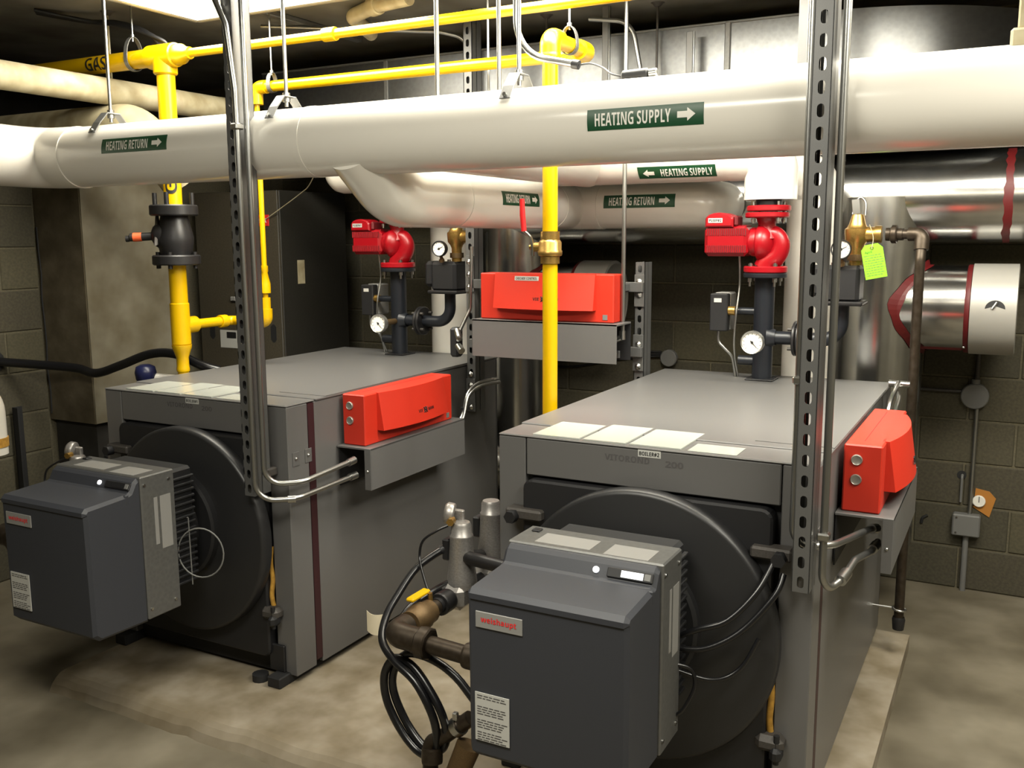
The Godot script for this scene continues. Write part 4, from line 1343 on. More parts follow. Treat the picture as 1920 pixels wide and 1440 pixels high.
func supports() -> void:
	strut(0.893, 0.1, 0.775, 2.6, "right slotted metal post hanging in front of the right boiler corner")
	strut(-0.94, 0.05, 0.775, 2.6, "left slotted metal post hanging in front of the left boiler corner")
	# conduits strapped to the posts
	var o := pipe_run("conduit", "conduit down the left edge of the right slotted post, bending to the bracket", "conduit", [V(0.857, 2.6, 0.04), V(0.857, 0.862, 0.03), V(0.945, 0.862, -0.04), V(0.995, 0.838, -0.29), V(1.01, 0.822, -0.38)], 0.0095, M.emt, 0.07)
	part("connector", mb().cyl(V(1.0, 0.832, -0.325), V(1.008, 0.824, -0.365), 0.014, 10), M.zinc, o)
	part("strap", mb().bx(0.844, 0.872, 1.28, 1.3, 0.028, 0.052, 0.004), M.zinc, o)
	o = pipe_run("conduit", "conduit down the right edge of the right slotted post, hooking up to the bracket", "conduit", [V(0.935, 2.6, 0.055), V(0.935, 0.80, 0.05), V(0.948, 0.765, 0.02), V(0.972, 0.778, -0.04), V(0.985, 0.798, -0.14), V(1.005, 0.775, -0.30), V(1.01, 0.775, -0.40)], 0.0095, M.emt, 0.05)
	part("connector", mb().cyl(V(1.006, 0.775, -0.32), V(1.01, 0.775, -0.37), 0.014, 10), M.zinc, o)
	part("coupling", mb().cyl(V(0.968, 0.776, -0.025), V(0.976, 0.785, -0.07), 0.015, 12), M.zinc, o)
	part("strap", mb().bx(0.92, 0.95, 0.9, 0.92, 0.035, 0.068, 0.004), M.zinc, o)
	o = pipe_run("conduit", "inner conduit on the left slotted post, bending to the left bracket", "conduit", [V(-0.89, 2.6, 0.035), V(-0.89, 0.815, 0.03), V(-0.80, 0.815, -0.06), V(-0.765, 0.845, -0.30)], 0.0095, M.emt, 0.09)
	part("connector", mb().cyl(V(-0.769, 0.84, -0.27), V(-0.765, 0.845, -0.302), 0.014, 10), M.zinc, o)
	o = pipe_run("conduit", "outer conduit curving in from above to the left slotted post, lower of the two bends", "conduit", [V(-1.06, 2.6, 0.09), V(-0.925, 2.3, 0.07), V(-0.905, 2.1, 0.065), V(-0.905, 0.765, 0.06), V(-0.80, 0.765, -0.02), V(-0.76, 0.79, -0.30)], 0.0095, M.emt, 0.09)
	part("connector", mb().cyl(V(-0.764, 0.787, -0.27), V(-0.76, 0.79, -0.302), 0.014, 10), M.zinc, o)
	part("coupling", mb().cyl(V(-0.82, 0.765, -0.003), V(-0.80, 0.765, -0.02), 0.014, 12), M.zinc, o)
	part("strap", mb().bx(-0.92, -0.89, 1.98, 2.0, 0.045, 0.08, 0.004), M.zinc, o)
	# hangers of the main
	hanger(-1.677, 1.946, -0.1, 0.113, "hanger yoke on the white main at the far left, nearest its elbow")
	hanger(-0.839, 1.946, -0.1, 0.113, "hanger yoke on the white main just right of the left slotted post")
	hanger(0.02, 1.946, -0.1, 0.113, "hanger yoke on the white main left of the middle yellow drop")
	# thin rods behind the main
	rod(-2.2, 2.32, -0.55, 0.0045, M.canvas, "thin pale rod down to the canvas wrapped pipe at the far left")
	rod(-0.53, 1.87, -0.9, 0.005, M.emt, "thin rod in the pair of rods left of the middle conduit")
	rod(-0.35, 2.045, -0.25, 0.0075, M.emt, "brightest rod of the pair left of the middle conduit")
	rod(-0.10, 2.05, -0.2, 0.0065, M.emt, "pale rod close to the hanger left of the middle yellow drop")
	rod(-0.59, 2.3, -1.53, 0.005, M.lug_iron, "dark washered rod just behind the yellow elbow at the ceiling")
	rod(-0.09, 2.05, -1.56, 0.005, M.lug_iron, "dark washered rod right of the bent conduit by the duct")
	ring_hanger(V(-1.54, 2.278, -0.82), V(1, 0, 0), 0.026, "ring hanger near the left end of the crossing yellow pipe")
	ring_hanger(V(-0.08, 2.278, -0.66), V(0, 0, 1), 0.030, "ring hanger on the short yellow link behind the middle drop")
	ring_hanger(V(-2.02, 2.38, -0.52), V(1, 0, 0), 0.044, "dark ring hanger on the gas feed beside the yellow tee")
	# flat strut straps in front of the duct
	for s in [[-1.0, -1.52, 2.02, 2.53, "short flat strap before the duct, left of the tall grey post"], [-0.3, -1.5, 2.03, 2.6, "flat grey strap before the duct right of the yellow elbow"], [0.07, -1.5, 2.06, 2.46, "short flat strap at the duct near the middle of the right half"], [0.70, -0.62, 2.02, 2.6, "wide flat grey strap close behind the right slotted post"]]:
		o = thing("duct_strap", s[4], "strap", V(s[0], s[2], s[1]))
		part("channel", mb().bx(s[0] - 0.014, s[0] + 0.014, s[2], s[3], s[1] - 0.02, s[1], 0.002), M.strut, o)
		part("channel_lip", mb().bx(s[0] + 0.014, s[0] + 0.018, s[2], s[3], s[1] - 0.02, s[1] - 0.004, 0.001), M.emt, o)
	# conduits at the ceiling
	pipe_run("conduit", "bent conduit dropping in front of the duct right of the middle yellow drop", "conduit", [V(-0.33, 2.53, -1.40), V(-0.14, 2.5, -1.40), V(-0.10, 2.3, -1.40), V(-0.10, 2.03, -1.40)], 0.009, M.emt, 0.1)
	pipe_run("conduit", "conduit along the ceiling bending down beside the tall grey post", "conduit", [V(-1.75, 2.575, -1.0), V(-1.0, 2.53, -1.30), V(-0.885, 2.5, -1.36), V(-0.885, 2.0, -1.36)], 0.009, M.emt, 0.12)
	o = pipe_run("conduit", "conduit coming down beside the middle hanger and turning right above the main", "conduit", [V(-0.03, 2.6, -0.18), V(-0.03, 2.17, -0.18), V(0.155, 2.125, -0.18)], 0.010, M.emt, 0.13)
	part("end_bushing", mb().cyl(V(0.15, 2.126, -0.18), V(0.17, 2.121, -0.18), 0.013, 12), M.plastic_black, o)
	o = thing("sensor", "small black sensor strapped on top of the white main with a thin lead", "sensor", V(0.36, 2.05, -0.11))
	part("body", mb().cyl(V(0.33, 2.066, -0.11), V(0.405, 2.068, -0.11), 0.016, 16, 0.004), M.plastic_black, o)
	part("gland", mb().cyl(V(0.405, 2.068, -0.11), V(0.43, 2.070, -0.11), 0.012, 12, 0.003), M.dial_steel, o)
	part("lead", mb().tube(curve([V(0.168, 2.121, -0.18), V(0.21, 2.12, -0.17), V(0.26, 2.1, -0.14), V(0.30, 2.075, -0.11), V(0.335, 2.066, -0.11)]), 0.0028, 6), M.plastic_black, o)
	o = thing("pvc_drain", "pale plastic pipe with an elbow tucked against the ceiling, top left of centre", "pipe", V(-1.0, 2.5, -1.0))
	part("pipe", mb().tube(bend([V(-1.33, 2.545, -1.25), V(-1.24, 2.56, -0.99), V(-1.05, 2.565, -0.90), V(-0.86, 2.565, -0.86)], 0.09, 8), 0.03, 20), M.canvas, o)
	part("coupling", mb().cyl(V(-1.08, 2.5645, -0.914), V(-1.03, 2.565, -0.895), 0.038, 20, 0.004), M.canvas, o)
	o = thing("ceiling_rail", "pale metal rail fixed flat along the ceiling above the left slotted post", "rail", V(-1.57, 2.57, -1.0))
	part("rail", mb().bx(-1.60, -1.56, 2.575, 2.6, -1.5, -0.73, 0.004), M.galv, o)
	o = thing("cable_bundle", "dark cable bundle looping under the ceiling at the far left", "cable", V(-2.2, 2.5, -0.6))
	for k in 3:
		part("cable", mb().tube(curve([V(-2.4 - k * 0.02, 2.59, -0.35 - k * 0.02), V(-2.26 - k * 0.015, 2.56, -0.5), V(-2.12, 2.545 - k * 0.006, -0.53), V(-1.98 + k * 0.02, 2.50 - k * 0.012, -0.55), V(-1.93 + k * 0.02, 2.44, -0.58), V(-1.97, 2.40, -0.6)]), 0.008, 7), M.plastic_black, o)
	pipe_run("white_wire", "thin white wire hanging down to the brown cabinet", "wire", curve([V(-1.62, 1.98, -1.2), V(-1.8, 1.9, -1.35), V(-2.0, 1.86, -1.5), V(-2.28, 1.74, -1.552)]), 0.0025, M.canvas, 0.01)
	o = thing("pipe_clip", "small cream plastic clip on the white main at the right edge", "clip", V(1.29, 2.05, -0.1))
	part("clip_body", mb().bx(1.262, 1.33, 2.045, 2.088, -0.12, -0.06, 0.006), M.canvas, o)
	part("clip_stem", mb().bx(1.275, 1.33, 2.088, 2.17, -0.1, -0.075, 0.004), M.canvas, o)


# ---------------------------------------------------------------- the cascade control between the boilers
func centre_control() -> void:
	var o := make_control(0, 0, 0, 0.595, "orange control panel hanging between the two boilers, its lettering behind the yellow pipe", "CASCADE CONTROL")
	# built facing +x; turned to face the camera side (+z)
	var br := make_bracket(0, 0, 0, 0.645, "long grey bracket under the middle orange panel between the boilers")
	var zf := -1.15
	for q in [o, br]:
		var X := Transform3D(Basis(V(0, 1, 0), -PI / 2), V(-0.662, 1.304, zf))
		if q == br:
			X.origin = V(-0.682, 1.304, zf)
		q.transform = X * q.transform
	# posts and cross arms
	var ps := strut(-0.835, -1.26, 0.86, 2.6, "tall grey post left of the middle orange panel, up to the ceiling")
	var p2 := strut(-0.046, -1.28, 0.06, 1.535, "short slotted post right of the middle orange panel")
	for s in [[-0.835, -1.258, [1.53, 1.475, 1.42, 1.03, 0.98, 0.88], ps], [-0.046, -1.278, [1.455, 1.405, 1.2, 1.11], p2]]:
		part("fixing_plate", mb().bx(s[0] - 0.021, s[0] + 0.021, s[2][0] - (0.13 if s[0] < -0.5 else 0.10), s[2][0] + 0.03, s[1], s[1] + 0.006, 0.001), M.galv, s[3])
		part("fixing_plate", mb().bx(s[0] - 0.024, s[0] + 0.021, s[2][-1] - 0.02, s[2][-1] + 0.13, s[1], s[1] + 0.006, 0.001), M.galv, s[3])
		for y in s[2]:
			part("bolt", mb().lathe([Vector2(0, 0), Vector2(0.013, 0), Vector2(0.013, 0.003), Vector2(0.009, 0.005), Vector2(0.006, 0.010), Vector2(0, 0.011)], V(s[0], y, s[1] + 0.006), V(0, 0, 1), 12), M.zinc, s[3])
	for s in [[1.435, "upper steel arm joining the middle orange panel to its right post"], [1.17, "lower steel arm joining the middle bracket to its right post"]]:
		o = thing("cross_arm", s[1], "support arm", V(-0.4, s[0], -1.25))
		part("arm", mb().bx(-0.84, -0.025, s[0] - 0.02, s[0] + 0.02, -1.275, -1.252, 0.002), M.strut, o)
		part("bolt", mb().ball(V(-0.10, s[0], -1.25), 0.008, 10), M.zinc, o)
		part("standoff", mb().bx(-0.62, -0.5, s[0] - 0.015, s[0] + 0.015, -1.252, -1.148, 0.002).bx(-0.2, -0.08, s[0] - 0.015, s[0] + 0.015, -1.252, -1.148, 0.002), M.strut, o)
	o = pipe_run("conduit", "vertical conduit crossing the white header down to the middle bracket", "conduit", [V(-0.055, 2.6, -1.12), V(-0.055, 1.25, -1.12), V(-0.085, 1.235, -1.11)], 0.0085, M.emt, 0.02)
	part("connector", mb().cyl(V(-0.056, 1.27, -1.12), V(-0.056, 1.235, -1.12), 0.013, 12).cyl(V(-0.06, 1.24, -1.118), V(-0.1, 1.225, -1.108), 0.011, 10), M.zinc, o)
	o = pipe_run("conduit", "bright flexible conduit hooking into the left end of the middle bracket", "conduit", [V(-0.79, 1.6, -1.2), V(-0.79, 1.33, -1.18), V(-0.83, 1.22, -1.14), V(-0.80, 1.205, -1.1)], 0.008, M.zinc, 0.05)
	part("connector", mb().cyl(V(-0.835, 1.24, -1.14), V(-0.81, 1.20, -1.12), 0.015, 10).cyl(V(-0.83, 1.17, -1.14), V(-0.80, 1.15, -1.12), 0.016, 10), M.zinc, o)
	part("knockout_box", mb().bx(-0.87, -0.825, 1.12, 1.25, -1.18, -1.13, 0.01), M.plastic_black, o)
	# armoured cables by the left boiler
	o = thing("armoured_cable", "pair of bright armoured cable ends hanging beside the left boiler", "cable", V(-0.8, 0.85, -1.15))
	part("cable", mb().tube(curve([V(-0.72, 1.01, -1.3), V(-0.77, 1.0, -1.22), V(-0.79, 0.96, -1.15), V(-0.79, 0.87, -1.1), V(-0.81, 0.8, -1.02), V(-0.83, 0.77, -0.98)]), 0.008, 9), M.zinc, o)
	part("cable", mb().tube(curve([V(-0.70, 1.0, -1.28), V(-0.75, 0.99, -1.2), V(-0.775, 0.95, -1.13), V(-0.775, 0.86, -1.08), V(-0.79, 0.76, -1.0), V(-0.81, 0.70, -0.96)]), 0.008, 9), M.zinc, o)
	part("cable_tie", mb().cyl(V(-0.785, 0.895, -1.115), V(-0.785, 0.905, -1.115), 0.019, 10), M.plastic_black, o)
	# conduit loops behind the right panel
	o = thing("armoured_cable", "pair of bright conduit loops rising behind the right orange panel", "cable", V(0.95, 1.0, -0.95))
	for k in 2:
		part("cable", mb().tube(curve([V(0.955 + k * 0.02, 0.9, -0.93), V(0.955 + k * 0.02, 1.0, -0.95), V(0.958 + k * 0.02, 1.075 - k * 0.02, -1.0), V(0.965 + k * 0.01, 1.115 - k * 0.035, -1.1), V(0.962, 1.12 - k * 0.04, -1.2)]), 0.0085, 9), M.zinc, o)
	part("connector", mb().cyl(V(0.93, 1.115, -1.2), V(1.0, 1.115, -1.2), 0.012, 10), M.zinc, o)


# ---------------------------------------------------------------- gas trains
func make_gas_train() -> Node3D:
	var X := -0.1
	var Y := 0.59
	var o := thing("gas_train", "gas train with two cast metal valve heads left of the right burner", "gas train", V(X, 0.06, 0.2), "gas trains beside the burners")
	part("black_pipe", mb().tube(bend([V(-0.08, 0.60, -0.51), V(-0.08, Y, -0.50), V(X, Y, -0.3), V(X, Y, 0.2)], 0.02), 0.024, 18), M.cast_black, o)
	part("fitting", fitting(V(X, Y, 0.16), V(0, 0, 1), 0.026, 0.05), M.cast_black, o)
	part("steel_pipe", mb().cyl(V(X, Y, 0.2), V(X, Y, 0.4), 0.022, 18), M.steel_pipe, o)
	part("valve_body", mb().lathe([Vector2(0.022, 0), Vector2(0.034, 0), Vector2(0.034, 0.02), Vector2(0.04, 0.035), Vector2(0.04, 0.065), Vector2(0.034, 0.08), Vector2(0.034, 0.1), Vector2(0.022, 0.1)], V(X, Y, 0.235), V(0, 0, 1), 20), M.bronze, o, "brass valve body")
	part("valve_handle", mb().box(V(X - 0.02, Y + 0.052, 0.26), V(0.026, 0.012, 0.09), 0.004), M.yellow, o, "yellow valve handle")
	part("elbow", mb().tube(bend([V(X, Y, 0.35), V(X, Y, 0.41), V(X + 0.07, Y - 0.003, 0.41)], 0.04, 8), 0.034, 20), M.steel_pipe, o)
	part("union", mb().cyl(V(X + 0.07, Y - 0.004, 0.41), V(X + 0.085, Y - 0.005, 0.41), 0.036, 20).cyl(V(X + 0.082, Y - 0.005, 0.41), V(X + 0.115, Y - 0.007, 0.41), 0.044, 8, 0.004), M.steel_pipe, o)
	part("steel_pipe", mb().cyl(V(X + 0.11, Y - 0.007, 0.41), V(0.25, 0.57, 0.41), 0.024, 18), M.steel_pipe, o)
	part("fitting", fitting(V(0.15, 0.5765, 0.41), V(1, 0, 0), 0.026, 0.05), M.steel_pipe, o)
	# two cast heads
	for s in [[0.075, 0.0], [-0.105, 0.02]]:
		var z: float = s[0]
		var yo: float = s[1]
		var hd := part("valve_head", mb().lathe([Vector2(0.0, 0), Vector2(0.044, 0), Vector2(0.046, 0.012), Vector2(0.044, 0.03), Vector2(0.038, 0.08), Vector2(0.034, 0.15), Vector2(0.035, 0.155), Vector2(0.035, 0.16), Vector2(0.031, 0.163), Vector2(0.03, 0.19), Vector2(0.026, 0.198), Vector2(0, 0.199)], V(X + 0.012, Y + 0.022 + yo, z), V(0, 1, 0), 12, true), M.zinc_cast, o)
		part("connector_block", mb().bx(X - 0.045, X - 0.022, Y + 0.10 + yo, Y + 0.165 + yo, z - 0.02, z + 0.02, 0.004), M.plastic_black, hd)
		part("valve_base", mb().box(V(X, Y, z), V(0.085, 0.075, 0.11), 0.016), M.zinc_cast, o)
	part("pressure_switch", mb().lathe([Vector2(0, 0), Vector2(0.03, 0), Vector2(0.033, 0.004), Vector2(0.033, 0.022), Vector2(0.026, 0.03), Vector2(0, 0.032)], V(X - 0.02, Y + 0.235, 0.06), V(-0.6, 0.1, 0.25), 24), M.zinc_cast, o)
	part("switch_bracket", mb().bx(X - 0.035, X + 0.01, Y + 0.15, Y + 0.25, 0.045, 0.06, 0.004), M.zinc_cast, o)
	part("brass_plug", mb().cyl(V(X - 0.012, Y + 0.225, 0.085), V(X - 0.005, Y + 0.225, 0.11), 0.012, 6), M.brass, o)
	part("pulse_tube", mb().tube(curve([V(X - 0.012, Y + 0.215, 0.11), V(X - 0.04, Y + 0.20, 0.13), V(X - 0.075, Y + 0.17, 0.15), V(X - 0.08, Y + 0.12, 0.16), V(X - 0.04, Y + 0.08, 0.2), V(X - 0.005, Y + 0.045, 0.225)], 5), 0.0038, 7), M.rubber, o)
	part("tube_fitting", mb().cyl(V(X - 0.002, Y + 0.02, 0.225), V(X - 0.004, Y + 0.05, 0.225), 0.007, 8), M.brass, o)
	part("back_pipe", mb().tube(bend([V(X, Y, -0.28), V(X - 0.01, Y + 0.06, -0.1), V(X + 0.03, Y + 0.12, 0.09), V(0.25, Y + 0.12, 0.14)], 0.05), 0.02, 12), M.cast_black, o)
	# oil and drain lines below the burner
	part("lower_pipe", mb().tube(bend([V(0.13, 0.40, 0.40), V(0.055, 0.335, 0.405), V(0.01, 0.305, 0.41), V(0.045, 0.065, 0.47)], 0.02), 0.021, 16), M.steel_pipe, o)
	part("fitting", fitting(V(0.02, 0.275, 0.418), V(0.14, -0.96, 0.24), 0.022, 0.04), M.steel_pipe, o)
	part("hose_clamp", mb().lathe([Vector2(0.022, 0), Vector2(0.027, 0), Vector2(0.027, 0.02), Vector2(0.022, 0.02)], V(0.085, 0.362, 0.402), V(0.75, 0.65, 0), 18, false).box(V(0.09, 0.4, 0.41), V(0.014, 0.022, 0.014), 0.002), M.zinc, o)
	part("drain_pipe", mb().tube([V(0.13, 0.33, 0.41), V(0.10, 0.24, 0.43), V(0.105, 0.065, 0.47)], [0.034, 0.032, 0.03], 18), M.bronze, o)
	part("drain_ring", mb().torus(V(0.10, 0.25, 0.428), V(0.1, -1, 0.1), 0.034, 0.005, 24, 8), M.dial_steel, o)
	return o


func gas_extras() -> void:
	var o := thing("cable", "thick black cable looped on the left of the right burner's gas train", "cable", V(-0.1, 0.23, 0.38))
	part("coil", mb().tube(curve([V(-0.145, 0.722, 0.085), V(-0.19, 0.68, 0.16), V(-0.205, 0.62, 0.24), V(-0.205, 0.575, 0.30), V(-0.175, 0.535, 0.36), V(-0.11, 0.508, 0.40), V(-0.03, 0.475, 0.42), V(0.025, 0.41, 0.43), V(0.04, 0.345, 0.425), V(0.02, 0.275, 0.41), V(-0.035, 0.262, 0.40), V(-0.10, 0.305, 0.39), V(-0.148, 0.38, 0.385), V(-0.152, 0.455, 0.385), V(-0.115, 0.508, 0.385), V(-0.05, 0.50, 0.395), V(0.01, 0.455, 0.41), V(0.055, 0.40, 0.42), V(0.062, 0.335, 0.41), V(0.035, 0.285, 0.40), V(-0.02, 0.272, 0.39), V(-0.09, 0.32, 0.375), V(-0.135, 0.40, 0.37), V(-0.13, 0.465, 0.37), V(-0.08, 0.525, 0.38), V(0.0, 0.53, 0.385), V(0.08, 0.50, 0.39), V(0.17, 0.43, 0.40), V(0.24, 0.41, 0.39)], 5), 0.0115, 9), M.rubber, o)
	part("connector", mb().cyl(V(-0.128, 0.735, 0.07), V(-0.15, 0.718, 0.09), 0.015, 12), M.plastic_black, o)
	part("tail", mb().tube(curve([V(-0.15, 0.565, 0.33), V(-0.15, 0.60, 0.26), V(-0.13, 0.62, 0.17), V(-0.12, 0.625, 0.1), V(-0.08, 0.64, 0.03)]), 0.010, 8), M.rubber, o)
	o = thing("paper_tag", "curled cream paper tag behind the black cable loop", "tag", V(-0.2, 0.56, 0.3))
	var mp := func(u: float, q: float, w: float) -> Vector3: return V(-0.25 + u * 0.9, 0.54 + q + 0.2 * u + 2.0 * u * u, 0.29 + 0.25 * u - 4.0 * u * u + w)
	part("sheet", mb().sheet(mp, -0.055, 0.05, -0.032, 0.03, 12, 2, 0.0, 0.0006), M.cream_paper, o)
	# thin cable ring by the left burner
	o = thing("cable_ring", "thin grey cable ring hanging by the left burner's ribbed housing", "cable", V(-1.15, 0.5, 0.1))
	var pts := []
	for k in 28:
		var t := TAU * k / 28
		pts.append(V(-1.09 + 0.075 * cos(t), 0.578 + 0.087 * sin(t), 0.14 - 0.03 * cos(t)))
	part("ring", mb().tube(pts, 0.0028, 6, false, true), M.grey_plastic, o)
	part("lead", mb().tube([V(-1.135, 0.70, 0.15), V(-1.135, 0.698, 0.145), V(-1.132, 0.46, 0.145)], 0.0022, 6), M.grey_plastic, o)


# ---------------------------------------------------------------- small things on the walls, cabinet, discharge pipe
func sundries() -> void:
	var o := thing("discharge_pipe", "dark discharge pipe from the relief valve down past the right orange panel", "pipe", V(1.0, 0.19, -1.3))
	part("pipe", mb().tube(bend([V(0.90, 1.641, -1.35), V(1.0, 1.641, -1.33), V(1.0, 1.55, -1.3), V(1.0, 0.19, -1.3)], 0.03), 0.0175, 18), M.steel_pipe, o)
	part("elbow", mb().tube(bend([V(0.955, 1.641, -1.34), V(1.0, 1.641, -1.33), V(1.0, 1.585, -1.315)], 0.035, 8), 0.025, 18), M.steel_pipe, o)
	part("union", mb().cyl(V(0.875, 1.641, -1.35), V(0.895, 1.641, -1.35), 0.024, 16).cyl(V(0.893, 1.641, -1.35), V(0.915, 1.641, -1.348), 0.033, 8, 0.003).cyl(V(0.915, 1.641, -1.348), V(0.935, 1.641, -1.345), 0.022, 16), M.steel_pipe, o)
	part("cap", mb().lathe([Vector2(0, 0), Vector2(0.02, 0), Vector2(0.024, 0.04), Vector2(0.02, 0.05)], V(1.0, 0.165, -1.3), V(0, 1, 0), 16), M.cast_black, o)
	part("clamp", mb().torus(V(1.0, 0.245, -1.3), V(0.1, 1, 0), 0.023, 0.005, 24, 8).tube([V(0.905, 0.245, -1.3), V(0.98, 0.245, -1.3)], 0.005, 8), M.zinc, o)
	o = thing("inspection_tag", "bright green inspection tag hanging from the relief valve outlet", "tag", V(0.845, 1.48, -1.29))
	var B := Basis(V(0, 0, 1), 0.2) * Basis(V(0, 1, 0), 0.15)
	var c := V(0.847, 1.545, -1.285)
	part("card", mb().slab([Vector2(-0.037, -0.062), Vector2(0.037, -0.062), Vector2(0.037, 0.045), Vector2(0.022, 0.062), Vector2(-0.022, 0.062), Vector2(-0.037, 0.045)], 0.001, Transform3D(B, c)), M.tag_green, o)
	part("eyelet", mb().torus(c + B * V(0, 0.048, 0.001), B.z, 0.005, 0.0016, 16, 6), M.bronze, o)
	part("string", mb().tube(curve([c + B * V(0, 0.048, 0.002), V(0.84, 1.63, -1.29), V(0.825, 1.67, -1.31), V(0.82, 1.675, -1.33)]), 0.0014, 5), M.canvas, o)
	var b := mb()
	var rng := RandomNumberGenerator.new()
	rng.seed = 9
	for k in 9:
		var y := 0.022 - k * 0.009
		var x := -0.03
		while x < 0.024:
			var w := rng.randf_range(0.004, 0.012)
			b.box(c + B * V(x + w / 2, y, 0.0013), V(w, 0.0016, 0.0004), 0.0, B)
			x += w + 0.003
	part("print", b, M.grey_ink, o)
	part("lettering", mb().text("April", 0.024, 0.011, func(u: float, q: float, w: float) -> Vector3: return c + B * V(-0.014 + u, 0.034 + q, 0.001 + w), 0.0008, false), M.black_ink, o)
	# pump cords
	for d in [[V(0, 0, 0), "thin flexible cord hanging from the right red pump's motor"], [V(-1.771, 0, -0.0625), "thin flexible cord hanging from the left red pump's motor"]]:
		var k: Vector3 = d[0]
		pipe_run("pump_cord", d[1], "cord", curve([k + V(0.345, 1.562, -1.33), k + V(0.347, 1.45, -1.34), k + V(0.343, 1.32, -1.31), k + V(0.335, 1.2, -1.33), k + V(0.338, 1.079, -1.39)]), 0.004, M.emt, 0.01)
	# brown furnace cabinet
	o = thing("furnace_cabinet", "tall brown furnace cabinet behind the left boiler", "cabinet", V(-2.5, 0.0, -1.85))
	part("front_panel", mb().bx(-2.81, -2.202, 0.86, 1.892, -1.575, -1.56, 0.003), M.cabinet, o)
	part("lower_panel", mb().bx(-2.81, -2.202, 0.02, 0.855, -1.575, -1.56, 0.003), M.cabinet, o)
	part("shell", mb().bx(-2.812, -2.2, 0.0, 1.894, -2.14, -1.576, 0.004), M.cabinet_dark, o)
	part("corner_edge", mb().bx(-2.2025, -2.2, 0.0, 1.894, -1.5605, -1.5585), M.grey_plastic, o)
	var bd := part("badge", mb().bx(-2.41, -2.262, 1.705, 1.765, -1.56, -1.556, 0.001), M.red_ink, o, "red maker's badge")
	part("lettering", mb().text("bryant", 0.12, 0.035, func(u: float, q: float, w: float) -> Vector3: return V(-2.336 + u, 1.733 + q, -1.556 + w), 0.0012), M.white_ink, bd)
	part("rating_label", mb().bx(-2.2005, -2.199, 1.39, 1.52, -1.76, -1.70), M.canvas, o, "pale label")
	part("warning_label", mb().bx(-2.66, -2.53, 1.03, 1.13, -1.56, -1.558), M.sticker, o, "white warning label")
	part("warning_print", mb().bx(-2.61, -2.54, 1.085, 1.12, -1.558, -1.557), M.black_ink, o)
	for x in [-2.72, -2.265]:
		part("hand_hole", mb().slab([Vector2(x - 0.02, 1.09), Vector2(x - 0.006, 1.075), Vector2(x + 0.006, 1.075), Vector2(x + 0.02, 1.09), Vector2(x + 0.02, 1.16), Vector2(x + 0.006, 1.175), Vector2(x - 0.006, 1.175), Vector2(x - 0.02, 1.16)], 0.001, Transform3D(Basis(), V(0, 0, -1.5605))), M.base_black, o)
	part("latch", mb().bx(-2.56, -2.52, 1.295, 1.32, -1.56, -1.545, 0.004), M.silver_plate, o)
	# black insulated line and blue cap on the left
	o = thing("black_hose", "black insulated line running from the wall hole to the left yellow drop", "hose", V(-2.3, 1.0, -0.6))
	part("hose", mb().tube(curve([V(-2.95, 1.075, -0.36), V(-2.80, 1.055, -0.48), V(-2.62, 1.035, -0.58), V(-2.5, 1.015, -0.6), V(-2.35, 1.06, -0.62), V(-2.2, 1.115, -0.66), V(-2.06, 1.12, -0.68), V(-1.92, 1.075, -0.7), V(-1.85, 1.05, -0.74)], 6), 0.021, 12), M.rubber, o)
	part("sleeve", mb().lathe([Vector2(0.022, 0), Vector2(0.05, 0), Vector2(0.054, 0.02), Vector2(0.022, 0.03)], V(-2.936, 1.072, -0.37), V(1, 0, 0), 20), M.base_black, o)
	pipe_run("grey_cord", "thin grey cord curving out of the wall hole at the far left", "cord", curve([V(-2.93, 1.075, -0.36), V(-2.87, 1.06, -0.33), V(-2.85, 1.0, -0.28), V(-2.87, 0.94, -0.17), V(-2.89, 0.9, -0.05)]), 0.008, M.canvas, 0.01)
	o = thing("blue_cap", "small dark blue cap beside the black line at the left boiler's edge", "cap", V(-2.05, 1.02, -0.5))
	part("cup", mb().lathe([Vector2(0, 0), Vector2(0.03, 0.0), Vector2(0.042, 0.02), Vector2(0.046, 0.05), Vector2(0.04, 0.075), Vector2(0.02, 0.085), Vector2(0, 0.085)], V(-2.05, 1.01, -0.5), V(0, 1, 0), 20), mat("blue_cap", c8(24, 28, 62), 0.35), o)
	part("pipe", mb().cyl(V(-2.05, 0.0, -0.5), V(-2.05, 1.012, -0.5), 0.02, 14).cyl(V(-2.05, 1.04, -0.5), V(-1.93, 1.02, -0.6), 0.02, 14), M.pvc, o)
	o = thing("floor_post", "dark steel angle post standing against the far left wall", "post", V(-2.88, 0.0, -0.44))
	part("angle", mb().bx(-2.905, -2.865, 0.0, 0.845, -0.44, -0.432, 0.001).bx(-2.905, -2.897, 0.0, 0.845, -0.48, -0.432, 0.001), M.base_black, o)
	part("foot_plate", mb().bx(-2.925, -2.845, 0.0, 0.008, -0.50, -0.41, 0.002), M.base_black, o)
	# right back wall
	o = thing("round_cover", "large round grey box cover on the back wall right of the orange panel", "junction box", V(1.175, 0.86, -2.33))
	part("cover", mb().cyl(V(1.175, 0.918, -2.336), V(1.175, 0.918, -2.30), 0.058, 32, 0.004), M.grey_plastic, o)
	part("hub", mb().cyl(V(1.175, 0.97, -2.32), V(1.175, 0.995, -2.32), 0.018, 12), M.grey_plastic, o)
	o = thing("round_cover", "smaller round grey box cover low between the boilers on the back wall", "junction box", V(-0.26, 0.97, -2.33))
	part("cover", mb().cyl(V(-0.265, 1.012, -2.336), V(-0.265, 1.012, -2.30), 0.044, 28, 0.004), M.grey_plastic, o)
	o = thing("wall_cables", "dark cables strung along the back wall below the middle bracket", "cable", V(-0.6, 1.0, -2.32))
